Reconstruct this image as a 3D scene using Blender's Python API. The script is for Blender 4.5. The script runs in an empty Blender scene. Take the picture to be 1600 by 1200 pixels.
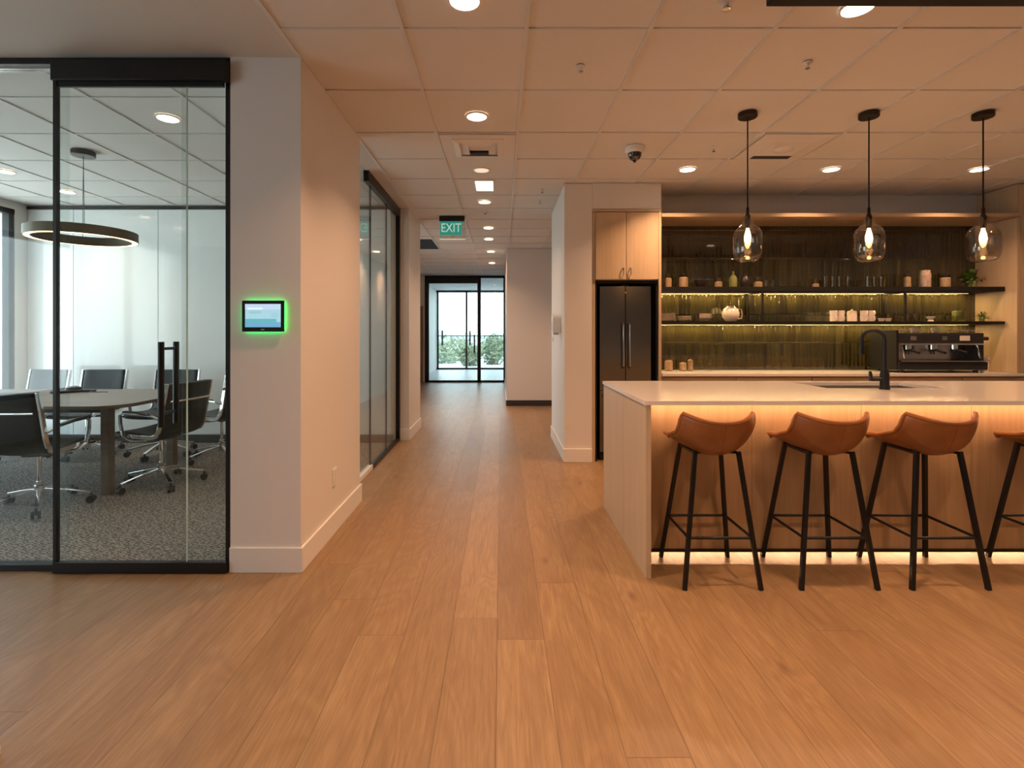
import bpy, bmesh, math, random
from mathutils import Vector, Matrix
random.seed(7)
PI = math.pi
scn = bpy.context.scene
COL = scn.collection

# ------------------------------------------------------------------ camera
cam_d = bpy.data.cameras.new('camera')
cam = bpy.data.objects.new('camera', cam_d); COL.objects.link(cam)
cam.location = (0, 0, 1.30); cam.rotation_euler = (PI/2, 0, 0)
cam_d.sensor_width = 36; cam_d.lens = 18.0
cam_d.shift_x = 0.0106; cam_d.shift_y = -0.050
cam_d.clip_start = 0.05; cam_d.clip_end = 500
scn.camera = cam

# ------------------------------------------------------------------ world, exposure
w = bpy.data.worlds.new('world'); scn.world = w; w.use_nodes = True
wn = w.node_tree.nodes; wl = w.node_tree.links
bg = wn['Background']
tc = wn.new('ShaderNodeTexCoord'); sep = wn.new('ShaderNodeSeparateXYZ'); cr = wn.new('ShaderNodeValToRGB')
wl.new(tc.outputs['Generated'], sep.inputs[0]); wl.new(sep.outputs['Z'], cr.inputs[0]); wl.new(cr.outputs[0], bg.inputs[0])
cr.color_ramp.elements[0].position = 0.0; cr.color_ramp.elements[0].color = (0.86, 0.93, 1.0, 1)
cr.color_ramp.elements[1].position = 0.6; cr.color_ramp.elements[1].color = (0.62, 0.78, 1.0, 1)
bg.inputs[1].default_value = 4.9
scn.view_settings.view_transform = 'Standard'
scn.view_settings.look = 'None'
scn.view_settings.exposure = 0.14
scn.view_settings.gamma = 1.0
scn.view_settings.use_curve_mapping = False

WARM = (1.0, 0.57, 0.32)
DOWN_W = 14.3       # watts of a ceiling downlight

# ------------------------------------------------------------------ materials
def mat(name, color=(.8, .8, .8), rough=.5, metal=0.0, emit=None, es=1.0, coat=0.0, spec=.5):
    m = bpy.data.materials.new(name); m.use_nodes = True
    b = m.node_tree.nodes['Principled BSDF']
    b.inputs['Base Color'].default_value = (*color, 1)
    b.inputs['Roughness'].default_value = rough
    b.inputs['Metallic'].default_value = metal
    b.inputs['Specular IOR Level'].default_value = spec
    b.inputs['Coat Weight'].default_value = coat
    if emit:
        b.inputs['Emission Color'].default_value = (*emit, 1)
        b.inputs['Emission Strength'].default_value = es
    return m

class NT:
    def __init__(s, m): s.n = m.node_tree.nodes; s.l = m.node_tree.links; s.b = s.n['Principled BSDF']
    def new(s, t, **k):
        x = s.n.new(t)
        for a, v in k.items(): setattr(x, a, v)
        return x
    def link(s, a, b): s.l.new(a, b)
    def math(s, op, a, b=None, clamp=False):
        x = s.n.new('ShaderNodeMath'); x.operation = op; x.use_clamp = clamp
        for i, v in enumerate((a, b)):
            if v is None: continue
            if hasattr(v, 'is_output'): s.l.new(v, x.inputs[i])
            else: x.inputs[i].default_value = v
        return x.outputs[0]
    def noise(s, vec, scale, detail=3, rough=.5, dist=0):
        x = s.n.new('ShaderNodeTexNoise'); s.l.new(vec, x.inputs['Vector'])
        x.inputs['Scale'].default_value = scale; x.inputs['Detail'].default_value = detail
        x.inputs['Roughness'].default_value = rough; x.inputs['Distortion'].default_value = dist
        return x.outputs['Fac']
    def mapping(s, vec, scale=(1, 1, 1), loc=(0, 0, 0)):
        x = s.n.new('ShaderNodeMapping'); s.l.new(vec, x.inputs[0])
        x.inputs['Scale'].default_value = scale; x.inputs['Location'].default_value = loc
        return x.outputs[0]
    def ramp(s, fac, stops):
        x = s.n.new('ShaderNodeValToRGB'); s.l.new(fac, x.inputs[0])
        e = x.color_ramp.elements
        while len(e) < len(stops): e.new(.5)
        for i, (p, c) in enumerate(stops): e[i].position = p; e[i].color = (*c, 1)
        return x.outputs[0]
    def mix(s, fac, a, b, mode='MIX'):
        x = s.n.new('ShaderNodeMix'); x.data_type = 'RGBA'; x.blend_type = mode
        for i, v in ((0, fac), (6, a), (7, b)):
            if hasattr(v, 'is_output'): s.l.new(v, x.inputs[i])
            elif i == 0: x.inputs[0].default_value = v
            else: x.inputs[i].default_value = (*v, 1)
        return x.outputs[2]
    def bump(s, h, strength=.3, dist=.01):
        x = s.n.new('ShaderNodeBump'); s.l.new(h, x.inputs['Height'])
        x.inputs['Strength'].default_value = strength; x.inputs['Distance'].default_value = dist
        s.l.new(x.outputs[0], s.b.inputs['Normal'])
    def pos(s): return s.n.new('ShaderNodeNewGeometry').outputs['Position']
    def obj(s): return s.n.new('ShaderNodeTexCoord').outputs['Object']

def floor_mat():
    m = mat('oak_planks', rough=.36); t = NT(m); P = t.pos()
    sp = t.new('ShaderNodeSeparateXYZ'); t.link(P, sp.inputs[0])
    W = .2; L = 2.9
    u = t.math('DIVIDE', t.math('ADD', sp.outputs[0], .017), W)
    row = t.math('FLOOR', u); fu = t.math('FRACT', u)
    wn_ = t.new('ShaderNodeTexWhiteNoise', noise_dimensions='1D'); t.link(row, wn_.inputs['W'])
    v = t.math('ADD', t.math('DIVIDE', sp.outputs[1], L), t.math('MULTIPLY', wn_.outputs['Value'], 7.3))
    cell = t.math('FLOOR', v); fv = t.math('FRACT', v)
    wn2 = t.new('ShaderNodeTexWhiteNoise', noise_dimensions='2D')
    cb = t.new('ShaderNodeCombineXYZ'); t.link(row, cb.inputs[0]); t.link(cell, cb.inputs[1]); t.link(cb.outputs[0], wn2.inputs['Vector'])
    rnd = wn2.outputs['Value']
    # grain coordinates shifted per plank
    cb2 = t.new('ShaderNodeCombineXYZ')
    t.link(t.math('ADD', sp.outputs[0], t.math('MULTIPLY', rnd, 13.0)), cb2.inputs[0])
    t.link(t.math('ADD', t.math('MULTIPLY', sp.outputs[1], .055), t.math('MULTIPLY', rnd, 5.0)), cb2.inputs[1])
    g = t.noise(cb2.outputs[0], 85, 6, .66, .9)
    cb3 = t.new('ShaderNodeCombineXYZ')
    t.link(t.math('ADD', sp.outputs[0], t.math('MULTIPLY', rnd, 17.0)), cb3.inputs[0])
    t.link(t.math('MULTIPLY', sp.outputs[1], .22), cb3.inputs[1])
    big = t.noise(cb3.outputs[0], 5, 3, .6, 1.6)
    ringn = t.noise(cb3.outputs[0], 3.2, 2, .5, .8)
    ringf = t.math('ADD', t.math('MULTIPLY', t.math('SINE', t.math('MULTIPLY', ringn, 95.0)), .5), .5)
    cb4 = t.new('ShaderNodeCombineXYZ')
    t.link(t.math('ADD', sp.outputs[0], t.math('MULTIPLY', rnd, 3.0)), cb4.inputs[0])
    t.link(t.math('MULTIPLY', sp.outputs[1], .4), cb4.inputs[1])
    vor = t.new('ShaderNodeTexVoronoi', voronoi_dimensions='2D'); vor.inputs['Scale'].default_value = 2.1; t.link(cb4.outputs[0], vor.inputs['Vector'])
    knot = t.ramp(vor.outputs['Distance'], [(0.0, (1, 1, 1)), (.018, (.75, .75, .75)), (.055, (0, 0, 0))])
    c = t.ramp(g, [(.25, (.225, .135, .066)), (.5, (.325, .208, .108)), (.75, (.40, .265, .145))])
    c = t.mix(t.ramp(big, [(.45, (0, 0, 0)), (.75, (.6, .6, .6))]), c, (.22, .125, .06))
    c = t.mix(.55, c, t.ramp(rnd, [(0, (.60, .56, .53)), (.35, (.80, .76, .72)), (.7, (.90, .85, .80)), (1, (1.0, 1.0, 1.0))]), 'MULTIPLY')
    c = t.mix(t.math('MULTIPLY', ringf, .30), c, (.19, .11, .055))
    c = t.mix(t.math('MULTIPLY', knot, t.math('MULTIPLY', t.math('GREATER_THAN', t.math('FRACT', t.math('MULTIPLY', rnd, 7.0)), .5), .7)), c, (.13, .065, .03))
    e1 = t.math('MINIMUM', fu, t.math('SUBTRACT', 1.0, fu))
    e2 = t.math('MULTIPLY', t.math('MINIMUM', fv, t.math('SUBTRACT', 1.0, fv)), L/W)
    e = t.math('MINIMUM', e1, e2)
    line = t.ramp(e, [(0, (0, 0, 0)), (.007, (.35, .35, .35)), (.013, (1, 1, 1))])
    c = t.mix(.38, c, line, 'MULTIPLY')
    t.link(c, t.b.inputs['Base Color'])
    t.bump(t.math('ADD', t.math('MULTIPLY', g, .25), line), .25, .002)
    r = t.math('ADD', .30, t.math('MULTIPLY', g, .16)); t.link(r, t.b.inputs['Roughness'])
    return m

def wood_mat(name, c0, c1, axis='Z', rough=.42, scale=38):
    m = mat(name, rough=rough); t = NT(m); P = t.pos()
    s = {'Z': (1, 1, .05), 'X': (.05, 1, 1), 'Y': (1, .05, 1)}[axis]
    v = t.mapping(P, s)
    g = t.noise(v, scale, 5, .6, .5)
    b = t.noise(v, 5, 2, .5, .3)
    f = t.math('ADD', t.math('MULTIPLY', g, .6), t.math('MULTIPLY', b, .4))
    t.link(t.ramp(f, [(.32, c0), (.68, c1)]), t.b.inputs['Base Color'])
    t.bump(g, .08, .002)
    return m

def tile_mat():
    m = mat('glazed_tile', rough=.07, coat=.8, spec=.8); t = NT(m); P = t.pos()
    sp = t.new('ShaderNodeSeparateXYZ'); t.link(P, sp.inputs[0])
    u = t.math('DIVIDE', sp.outputs[0], .044); row = t.math('FLOOR', u); fu = t.math('FRACT', u)
    v = t.math('DIVIDE', t.math('ADD', sp.outputs[2], .03), .305)
    cell = t.math('FLOOR', v); fv = t.math('FRACT', v)
    cb = t.new('ShaderNodeCombineXYZ'); t.link(row, cb.inputs[0]); t.link(cell, cb.inputs[1])
    wn2 = t.new('ShaderNodeTexWhiteNoise', noise_dimensions='2D'); t.link(cb.outputs[0], wn2.inputs['Vector'])
    e1 = t.math('MINIMUM', fu, t.math('SUBTRACT', 1.0, fu))
    e2 = t.math('MULTIPLY', t.math('MINIMUM', fv, t.math('SUBTRACT', 1.0, fv)), 4.9)
    e = t.math('MINIMUM', e1, e2)
    prof = t.ramp(e, [(0, (0, 0, 0)), (.05, (.2, .2, .2)), (.16, (.9, .9, .9)), (.3, (1, 1, 1))])
    pv = t.mapping(P, (1, 1, .35))
    n = t.noise(pv, 42, 3, .6)
    n2 = t.noise(P, 5, 2, .5)
    cc = t.ramp(wn2.outputs['Value'], [(0, (.022, .018, .005)), (.5, (.037, .032, .009)), (1, (.052, .045, .013))])
    cc = t.mix(.5, cc, t.ramp(n2, [(.3, (.6, .5, .4)), (.7, (1, 1, 1))]), 'MULTIPLY')
    cc = t.mix(t.ramp(e, [(0, (1, 1, 1)), (.045, (0, 0, 0))]), cc, (.035, .026, .015))
    t.link(cc, t.b.inputs['Base Color'])
    tilt = t.math('MULTIPLY', t.math('SUBTRACT', wn2.outputs['Value'], .5), t.math('MULTIPLY', fu, 2.0))
    tilt2 = t.math('MULTIPLY', t.math('SUBTRACT', wn2.outputs['Color'], .5), t.math('MULTIPLY', fv, 4.5))
    h = t.math('ADD', t.math('ADD', prof, t.math('MULTIPLY', n, .28)), t.math('ADD', tilt, tilt2))
    t.bump(h, .8, .005)
    return m

def carpet_mat():
    m = mat('woven_carpet', rough=.95, spec=.1); t = NT(m); P = t.pos()
    v = t.mapping(P, (1.0, 2.2, 1))
    wv = t.new('ShaderNodeTexWave', wave_type='BANDS', bands_direction='DIAGONAL'); t.link(v, wv.inputs[0])
    wv.inputs['Scale'].default_value = 13; wv.inputs['Distortion'].default_value = 9; wv.inputs['Detail'].default_value = 3
    wv.inputs['Detail Scale'].default_value = 2.2
    n = t.noise(P, 260, 2, .7)
    f = t.math('ADD', t.math('MULTIPLY', wv.outputs['Fac'], .55), t.math('MULTIPLY', n, .45))
    t.link(t.ramp(f, [(.25, (.10, .087, .074)), (.5, (.22, .195, .165)), (.72, (.36, .32, .285))]), t.b.inputs['Base Color'])
    t.bump(f, .5, .006)
    return m

def glass_mat(name, tint=(.93, .97, .95), f0=.04, rough=0.0, gain=1.0):
    m = bpy.data.materials.new(name); m.use_nodes = True
    n = m.node_tree.nodes; l = m.node_tree.links
    n.remove(n['Principled BSDF'])
    geo = n.new('ShaderNodeNewGeometry')
    dot = n.new('ShaderNodeVectorMath'); dot.operation = 'DOT_PRODUCT'
    l.new(geo.outputs['Normal'], dot.inputs[0]); l.new(geo.outputs['Incoming'], dot.inputs[1])
    def M(op, a, b=None):
        x = n.new('ShaderNodeMath'); x.operation = op
        for i, v in enumerate((a, b)):
            if v is None: continue
            if hasattr(v, 'is_output'): l.new(v, x.inputs[i])
            else: x.inputs[i].default_value = v
        x.use_clamp = op not in ('ABSOLUTE',)
        return x.outputs[0]
    c = M('SUBTRACT', 1.0, M('ABSOLUTE', dot.outputs['Value']))
    fr = M('ADD', M('MULTIPLY', M('POWER', c, 5.0), (1-f0)*gain), f0)
    tr = n.new('ShaderNodeBsdfTransparent'); tr.inputs[0].default_value = (*tint, 1)
    gl = n.new('ShaderNodeBsdfGlossy'); gl.inputs['Roughness'].default_value = rough
    mx = n.new('ShaderNodeMixShader'); l.new(fr, mx.inputs[0]); l.new(tr.outputs[0], mx.inputs[1]); l.new(gl.outputs[0], mx.inputs[2])
    l.new(mx.outputs[0], n['Material Output'].inputs[0])
    return m

def speckle_mat(name, c0, c1, scale=90, rough=.5):
    m = mat(name, rough=rough); t = NT(m)
    t.link(t.ramp(t.noise(t.obj(), scale, 3, .7), [(.35, c0), (.65, c1)]), t.b.inputs['Base Color'])
    return m

def paint_mat(name, c, rough=.6):
    m = mat(name, c, rough); t = NT(m)
    t.bump(t.noise(t.pos(), 180, 2, .6), .04, .001)
    return m

def leather_mat(name, c0, c1, rough=.38):
    m = mat(name, rough=rough); t = NT(m); P = t.obj()
    n = t.noise(P, 9, 3, .6)
    t.link(t.ramp(n, [(.3, c0), (.7, c1)]), t.b.inputs['Base Color'])
    vo = t.new('ShaderNodeTexVoronoi'); vo.inputs['Scale'].default_value = 260; t.link(P, vo.inputs['Vector'])
    t.bump(vo.outputs['Distance'], .12, .001)
    return m

def brushed_mat(name, c, rough=.3, axis=(1, 1, .02)):
    m = mat(name, c, rough, 1.0); t = NT(m)
    n = t.noise(t.mapping(t.pos(), axis), 220, 2, .6)
    t.link(t.math('ADD', rough-.06, t.math('MULTIPLY', n, .05)), t.b.inputs['Roughness'])
    return m

def leaf_mat(name, c0, c1):
    m = mat(name, rough=.5); t = NT(m)
    t.link(t.ramp(t.noise(t.pos(), 22, 2, .5), [(.3, c0), (.7, c1)]), t.b.inputs['Base Color'])
    return m

M = dict(
    floor=floor_mat(),
    cab=wood_mat('ash_veneer', (.46, .33, .20), (.56, .42, .275)),
    cabh=wood_mat('ash_veneer_horizontal', (.46, .33, .20), (.56, .42, .275), 'X'),
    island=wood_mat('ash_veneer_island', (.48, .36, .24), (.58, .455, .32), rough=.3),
    front=wood_mat('ash_veneer_front_glow', (.42, .26, .13), (.54, .36, .20), rough=.24),  # same ash made more amber: glow from the lit floor put into the colour
    table=wood_mat('walnut_table', (.115, .08, .055), (.19, .135, .095), 'X', .42),
    brown=wood_mat('brown_door', (.20, .13, .09), (.27, .18, .12)),
    tile=tile_mat(), carpet=carpet_mat(),
    wall=paint_mat('wall_paint', (.74, .70, .665)),
    trim=paint_mat('trim_paint', (.76, .73, .70), .4),
    ceil=speckle_mat('ceiling_tile', (.70, .665, .63), (.73, .695, .66), 300, .85),
    gyp=paint_mat('ceiling_paint', (.62, .58, .54), .8),
    grid=mat('ceiling_t_bar', (.66, .64, .615), .45),
    gloss=mat('white_glass_board', (.80, .82, .81), .12, coat=.4),
    quartz=speckle_mat('quartz', (.70, .655, .62), (.76, .715, .68), 240, .13),
    black=mat('black_metal', (.012, .012, .013), .35, .3),
    blackmatt=mat('black_matt', (.010, .0095, .0095), .6, spec=.25),
    darkbase=mat('dark_skirting', (.035, .032, .032), .45),
    steel=brushed_mat('dark_stainless', (.20, .195, .19), .27),
    steel2=brushed_mat('stainless', (.55, .53, .50), .24),
    chrome=mat('chrome', (.82, .82, .82), .07, 1.0),
    tan=leather_mat('tan_leather', (.23, .080, .024), (.30, .112, .034), .28),
    blk_leather=leather_mat('black_leather', (.007, .008, .009), (.012, .013, .015), .45),
    plastic=mat('black_plastic', (.02, .02, .022), .4),
    white=mat('white_plastic', (.78, .77, .75), .35),
    ceramic=mat('white_ceramic', (.80, .70, .62), .22, coat=.3),
    paper=mat('white_paper_cup', (.80, .74, .66), .6),
    bronze=mat('dark_bronze', (.035, .025, .018), .38, .7),
    glass=glass_mat('clear_glass'),
    glassd=glass_mat('door_glass', (.95, .975, .965)),
    jarglass=glass_mat('jar_glass', (.90, .86, .78), .06),
    shade=glass_mat('shade_glass', (.93, .90, .86), .09, 0, 1.0),
    dimple=mat('dark_glass', (.02, .02, .022), .06, coat=1),
    nuts=speckle_mat('grains', (.42, .33, .26), (.88, .78, .69), 90, .7),
    darkcer=mat('dark_ceramic', (.03, .02, .016), .3),
    leaf=leaf_mat('plant_leaf', (.05, .10, .012), (.13, .20, .03)),
    tree=leaf_mat('tree_leaf', (.12, .15, .08), (.26, .30, .17)),
    bark=mat('bark', (.16, .12, .09), .9),
    green=mat('green_pot', (.20, .22, .06), .4),
    terr=mat('pale_paving', (.55, .58, .60), .7),
    hill=mat('hazy_distant_hill', (.42, .50, .50), 1.0),  # distance haze put into the pale colour
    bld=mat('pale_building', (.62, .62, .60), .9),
    vest=mat('pale_stone_floor', (.50, .53, .56), .35),
    lens=mat('downlight_lens', (.9, .9, .9), .4, emit=(1.0, .74, .52), es=9.0),
    lensdim=mat('downlight_lens_dim', (.9, .9, .9), .4, emit=(1.0, .70, .50), es=.7),
    ledw=mat('warm_led', (.9, .8, .6), .4, emit=(1.0, .62, .38), es=3.0),
    ledy=mat('shelf_led', (.9, .8, .6), .4, emit=(1.0, .60, .26), es=2.0),
    ring=mat('ring_led', (.9, .8, .6), .4, emit=(1.0, .66, .34), es=5.0),
    bulb=mat('filament_bulb', (.9, .8, .6), .3, emit=(1.0, .50, .17), es=26.0),
    greenled=mat('green_led', (.1, .9, .3), .4, emit=(.02, 1.0, .18), es=5.0),
)

# ------------------------------------------------------------------ mesh helpers
def bm_new(): return bmesh.new()

def box(bm, x0, x1, y0, y1, z0, z1):
    vs = [bm.verts.new(p) for p in ((x0,y0,z0),(x1,y0,z0),(x1,y1,z0),(x0,y1,z0),(x0,y0,z1),(x1,y0,z1),(x1,y1,z1),(x0,y1,z1))]
    for f in ((0,3,2,1),(4,5,6,7),(0,1,5,4),(1,2,6,5),(2,3,7,6),(3,0,4,7)): bm.faces.new([vs[i] for i in f])
    return bm

def frame_of(d):
    d = d.normalized(); a = Vector((0, 0, 1)) if abs(d.z) < .9 else Vector((1, 0, 0))
    u = d.cross(a).normalized(); v = d.cross(u).normalized(); return u, v

def tube(bm, pts, r, n=12, cap=True, sq=None):
    """round tube (or flat bar: sq=(half_w, half_h, up)) along points; r may be a list"""
    pts = [Vector(p) for p in pts]; rings = []
    N = len(pts); rr = r if isinstance(r, (list, tuple)) else [r]*N
    up = None
    for i, p in enumerate(pts):
        d = (pts[min(i+1, N-1)] - pts[max(i-1, 0)]).normalized()
        if sq:
            side = Vector(sq[2]); up_ = d.cross(side).normalized(); side = up_.cross(d).normalized()
            ring = [bm.verts.new(p + side*sq[0]*a + up_*sq[1]*b) for a, b in ((-1,-1),(1,-1),(1,1),(-1,1))]
        else:
            if up is None: u, v = frame_of(d)
            else:
                u = (up - d*up.dot(d)).normalized(); v = d.cross(u).normalized()
            up = u
            ring = [bm.verts.new(p + (u*math.cos(2*PI*k/n) + v*math.sin(2*PI*k/n))*rr[i]) for k in range(n)]
        rings.append(ring)
    for a, b in zip(rings, rings[1:]):
        m = len(a)
        for k in range(m): bm.faces.new((a[k], a[(k+1) % m], b[(k+1) % m], b[k]))
    if cap: bm.faces.new(rings[0][::-1]); bm.faces.new(rings[-1])
    return bm

def lathe(bm, prof, n=24, c=(0, 0, 0), close=False):
    rings = []
    for r, z in prof:
        if r < 1e-5: rings.append([bm.verts.new((c[0], c[1], c[2]+z))])
        else: rings.append([bm.verts.new((c[0]+r*math.cos(2*PI*k/n), c[1]+r*math.sin(2*PI*k/n), c[2]+z)) for k in range(n)])
    for a, b in zip(rings, rings[1:]):
        for k in range(n):
            k2 = (k+1) % n
            if len(a) == 1 and len(b) == 1: continue
            if len(a) == 1: bm.faces.new((a[0], b[k2], b[k]))
            elif len(b) == 1: bm.faces.new((a[k], a[k2], b[0]))
            else: bm.faces.new((a[k], a[k2], b[k2], b[k]))
    return bm

def cyl(bm, c, r, h, n=24, r2=None):
    return lathe(bm, [(0, 0), (r, 0), (r if r2 is None else r2, h), (0, h)], n, c)

def grid_surf(bm, f, nu, nv):
    vs = [[bm.verts.new(f(i/nu, j/nv)) for i in range(nu+1)] for j in range(nv+1)]
    for j in range(nv):
        for i in range(nu): bm.faces.new((vs[j][i], vs[j][i+1], vs[j+1][i+1], vs[j+1][i]))
    return bm

def prism(bm, pts, z0, z1):
    a = [bm.verts.new((x, y, z0)) for x, y in pts]; b = [bm.verts.new((x, y, z1)) for x, y in pts]
    bm.faces.new(a[::-1]); bm.faces.new(b); n = len(pts)
    for i in range(n): bm.faces.new((a[i], a[(i+1) % n], b[(i+1) % n], b[i]))
    return bm

def obj(name, bm, m, parent=None, bevel=0, seg=2, smooth=False, loc=None, solid=0, sub=0):
    bmesh.ops.recalc_face_normals(bm, faces=bm.faces[:])
    me = bpy.data.meshes.new(name); bm.to_mesh(me); bm.free()
    me.materials.append(m if not isinstance(m, str) else M[m])
    o = bpy.data.objects.new(name, me); COL.objects.link(o)
    if smooth:
        for p in me.polygons: p.use_smooth = True
        try: me.set_sharp_from_angle(angle=math.radians(40))
        except Exception: pass
    if solid:
        s = o.modifiers.new('solid', 'SOLIDIFY'); s.thickness = solid; s.offset = 0
    if sub:
        s = o.modifiers.new('sub', 'SUBSURF'); s.levels = sub; s.render_levels = sub
    if bevel:
        b = o.modifiers.new('bevel', 'BEVEL'); b.width = bevel; b.segments = seg; b.limit_method = 'ANGLE'; b.angle_limit = math.radians(40)
    if loc is not None: o.location = loc
    if parent: o.parent = parent
    return o

def tag(o, label, cat, group=None):
    o['label'] = label; o['category'] = cat
    if group: o['group'] = group
    return o

def thing(name, label, cat, loc=(0, 0, 0), rz=0, group=None):
    o = bpy.data.objects.new(name, None); COL.objects.link(o)
    o.location = loc; o.rotation_euler = (0, 0, rz); o.empty_display_size = .1
    return tag(o, label, cat, group)

def struct(name, bm, m, parent=None, label=None, **k):
    o = obj(name, bm, m, parent, **k)
    if parent is None:
        o['kind'] = 'structure'
        if label: o['label'] = label; o['category'] = name.split('_')[0]
    return o

def sthing(name, label, loc=(0, 0, 0)):
    o = bpy.data.objects.new(name, None); COL.objects.link(o); o.location = loc
    o['kind'] = 'structure'; o['label'] = label; o['category'] = name.split('_')[0]
    return o

def dup(root, loc, rz=None, label=None, name=None):
    r = root.copy(); COL.objects.link(r); r.location = loc
    if rz is not None: r.rotation_euler = (0, 0, rz)
    if label: r['label'] = label
    for ch in list(root.children):
        c = ch.copy(); COL.objects.link(c); c.parent = r
        for g in list(ch.children):
            d = g.copy(); COL.objects.link(d); d.parent = c
    return r

def B(*a):
    return box(bm_new(), *a)

def boxes(lst):
    bm = bm_new()
    for b in lst: box(bm, *b)
    return bm

def area_lamp(name, loc, size, power, color, rot=(0, 0, 0), sx=None, parent=None, spread=PI):
    d = bpy.data.lights.new(name, 'AREA'); d.energy = power; d.color = color
    if sx is None: d.shape = 'DISK'; d.size = size
    else: d.shape = 'RECTANGLE'; d.size = sx; d.size_y = size
    d.spread = spread
    o = bpy.data.objects.new(name, d); COL.objects.link(o); o.location = loc; o.rotation_euler = rot
    if parent: o.parent = parent
    return o

# ================================================================== SETTING
CH = 2.80
struct('floor', B(-6.2, 7.2, -3.2, 13.5, -.1, 0), 'floor', label='wide oak plank floor running down the corridor')
struct('floor_meeting_room', B(-5.85, -1.262, 2.87, 6.02, 0, .006), 'carpet', label='grey woven carpet inside the glazed meeting room')
struct('floor_lobby', B(-3.2, 2.2, 13.56, 18.3, -.1, 0), 'vest', label='pale stone floor beyond the far glass doors')
# ceiling: suspended tiles and the plain painted part near the camera
struct('ceiling', boxes([(-1.10, 7.2, -3.2, 2.83, CH+.006, CH+.1), (-1.10, 7.2, 2.83, 18.3, CH+.006, CH+.1), (-3.2, -1.10, 6.2, 18.3, CH+.006, CH+.1),
                         (-6.2, -1.262, 2.83, 6.2, CH+.006, CH+.1)]), 'ceil', label='suspended ceiling of large square tiles')
struct('ceiling_plain', boxes([(-6.2, -1.10, -3.2, 2.83, CH, CH+.1), (-1.262, -1.10, 2.83, 6.2, CH, CH+.1)]), 'gyp', label='smooth painted ceiling in front of the meeting room')
xs = [-.488+.613*k for k in range(0, 13)]
ys = [-2.5, -1.87, -1.24, -.61, .02, .65, 1.27, 1.90, 2.53, 3.175, 3.845, 4.43, 5.0, 5.595] + [6.19+.60*k for k in range(0, 12)]
gb = bm_new()
for x in xs: box(gb, x-.011, x+.011, -3.2, 13.4 if x < .1 else 9.1, CH-.002, CH+.006)
for x in (-1.10, -1.713, -2.326): box(gb, x-.011, x+.011, -3.2 if x == -1.10 else 7.05, 13.4, CH-.002, CH+.006)
for y in ys: box(gb, -1.10 if y < 7.0 else -2.3, 7.0, y-.006, y+.006, CH-.001, CH+.006)
for k in range(8):
    x = -1.43-.6*k; box(gb, x-.009, x+.009, 2.87, 6.03, CH-.002, CH+.006)
for k in range(5):
    y = 3.27+.6*k; box(gb, -5.75, -1.27, y-.008, y+.008, CH-.0015, CH+.006)
struct('trim_ceiling_grid', gb, 'grid', label='narrow metal grid bars between the ceiling tiles')

# walls
struct('wall_meeting_corner', B(-1.473, -1.09, 2.785, 3.95, 0, CH), 'wall', label='wide plaster pier between the meeting room and the corridor')
struct('wall_corridor_left', B(-6.2, -1.115, 6.20, 7.05, 0, CH), 'wall', label='plaster wall end past the corridor glazing')
struct('wall_far_left', boxes([(-2.42, -2.30, 7.05, 7.5, 0, CH), (-2.42, -2.30, 9.3, 18.3, 0, CH), (-2.42, -2.30, 7.5, 9.3, 2.5, CH), (-2.42, -2.30, 7.5, 9.3, 0, .3)]), 'wall', label='left wall at the far end of the corridor')
struct('wall_far_end', boxes([(-2.3, -2.012, 13.46, 13.56, 2.0, CH), (-2.3, -2.26, 13.46, 13.56, 0, 2.0), (-2.05, -2.012, 13.46, 13.56, 0, 2.0)]), 'wall', label='narrow wall beside the far glass doors')
struct('wall_far_right', B(.10, 4.2, 9.12, 13.6, 0, CH), 'wall', label='plain wall facing the camera right of the far doors')
struct('wall_lobby_right', B(1.3, 1.4, 13.6, 18.3, 0, CH), 'wall')
struct('wall_side_passage', B(4.1, 4.2, 6.45, 9.12, 0, CH), 'wall')
struct('wall_kitchen_pier', B(.637, .914, 5.15, 6.45, 0, CH), 'wall', label='white pier left of the fridge cabinet')
struct('wall_kitchen_back', boxes([(1.61, 7.0, 5.60, 6.45, 0, CH), (.914, 1.61, 6.0, 6.45, 0, CH), (.914, 1.605, 5.135, 6.0, 2.545, CH)]), 'wall', label='kitchen back wall with a soffit over the fridge')
struct('wall_right', B(7.0, 7.1, -3.2, 6.45, 0, CH), 'wall')
struct('wall_behind', B(-6.2, 7.2, -3.3, -3.2, 0, CH), 'wall')
struct('wall_meeting_back', B(-5.85, -1.262, 6.10, 6.20, 0, CH), 'wall')
# left outer wall: piers and lintel around windows
struct('wall_left', boxes([(-6.0, -5.60, 5.895, 6.20, 0, CH), (-6.0, -5.75, -3.2, -1.6, 0, CH), (-6.0, -5.75, 1.3, 2.86, 0, CH), (-6.0, -5.75, -1.6, 1.3, 2.5, CH), (-6.0, -5.75, -1.6, 1.3, 0, .5), (-6.0, -5.60, 2.86, 5.895, 2.72, CH), (-6.0, -5.60, 2.86, 5.895, 0, .06)]), 'wall', label='outer wall pier beside the meeting room window')
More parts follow.
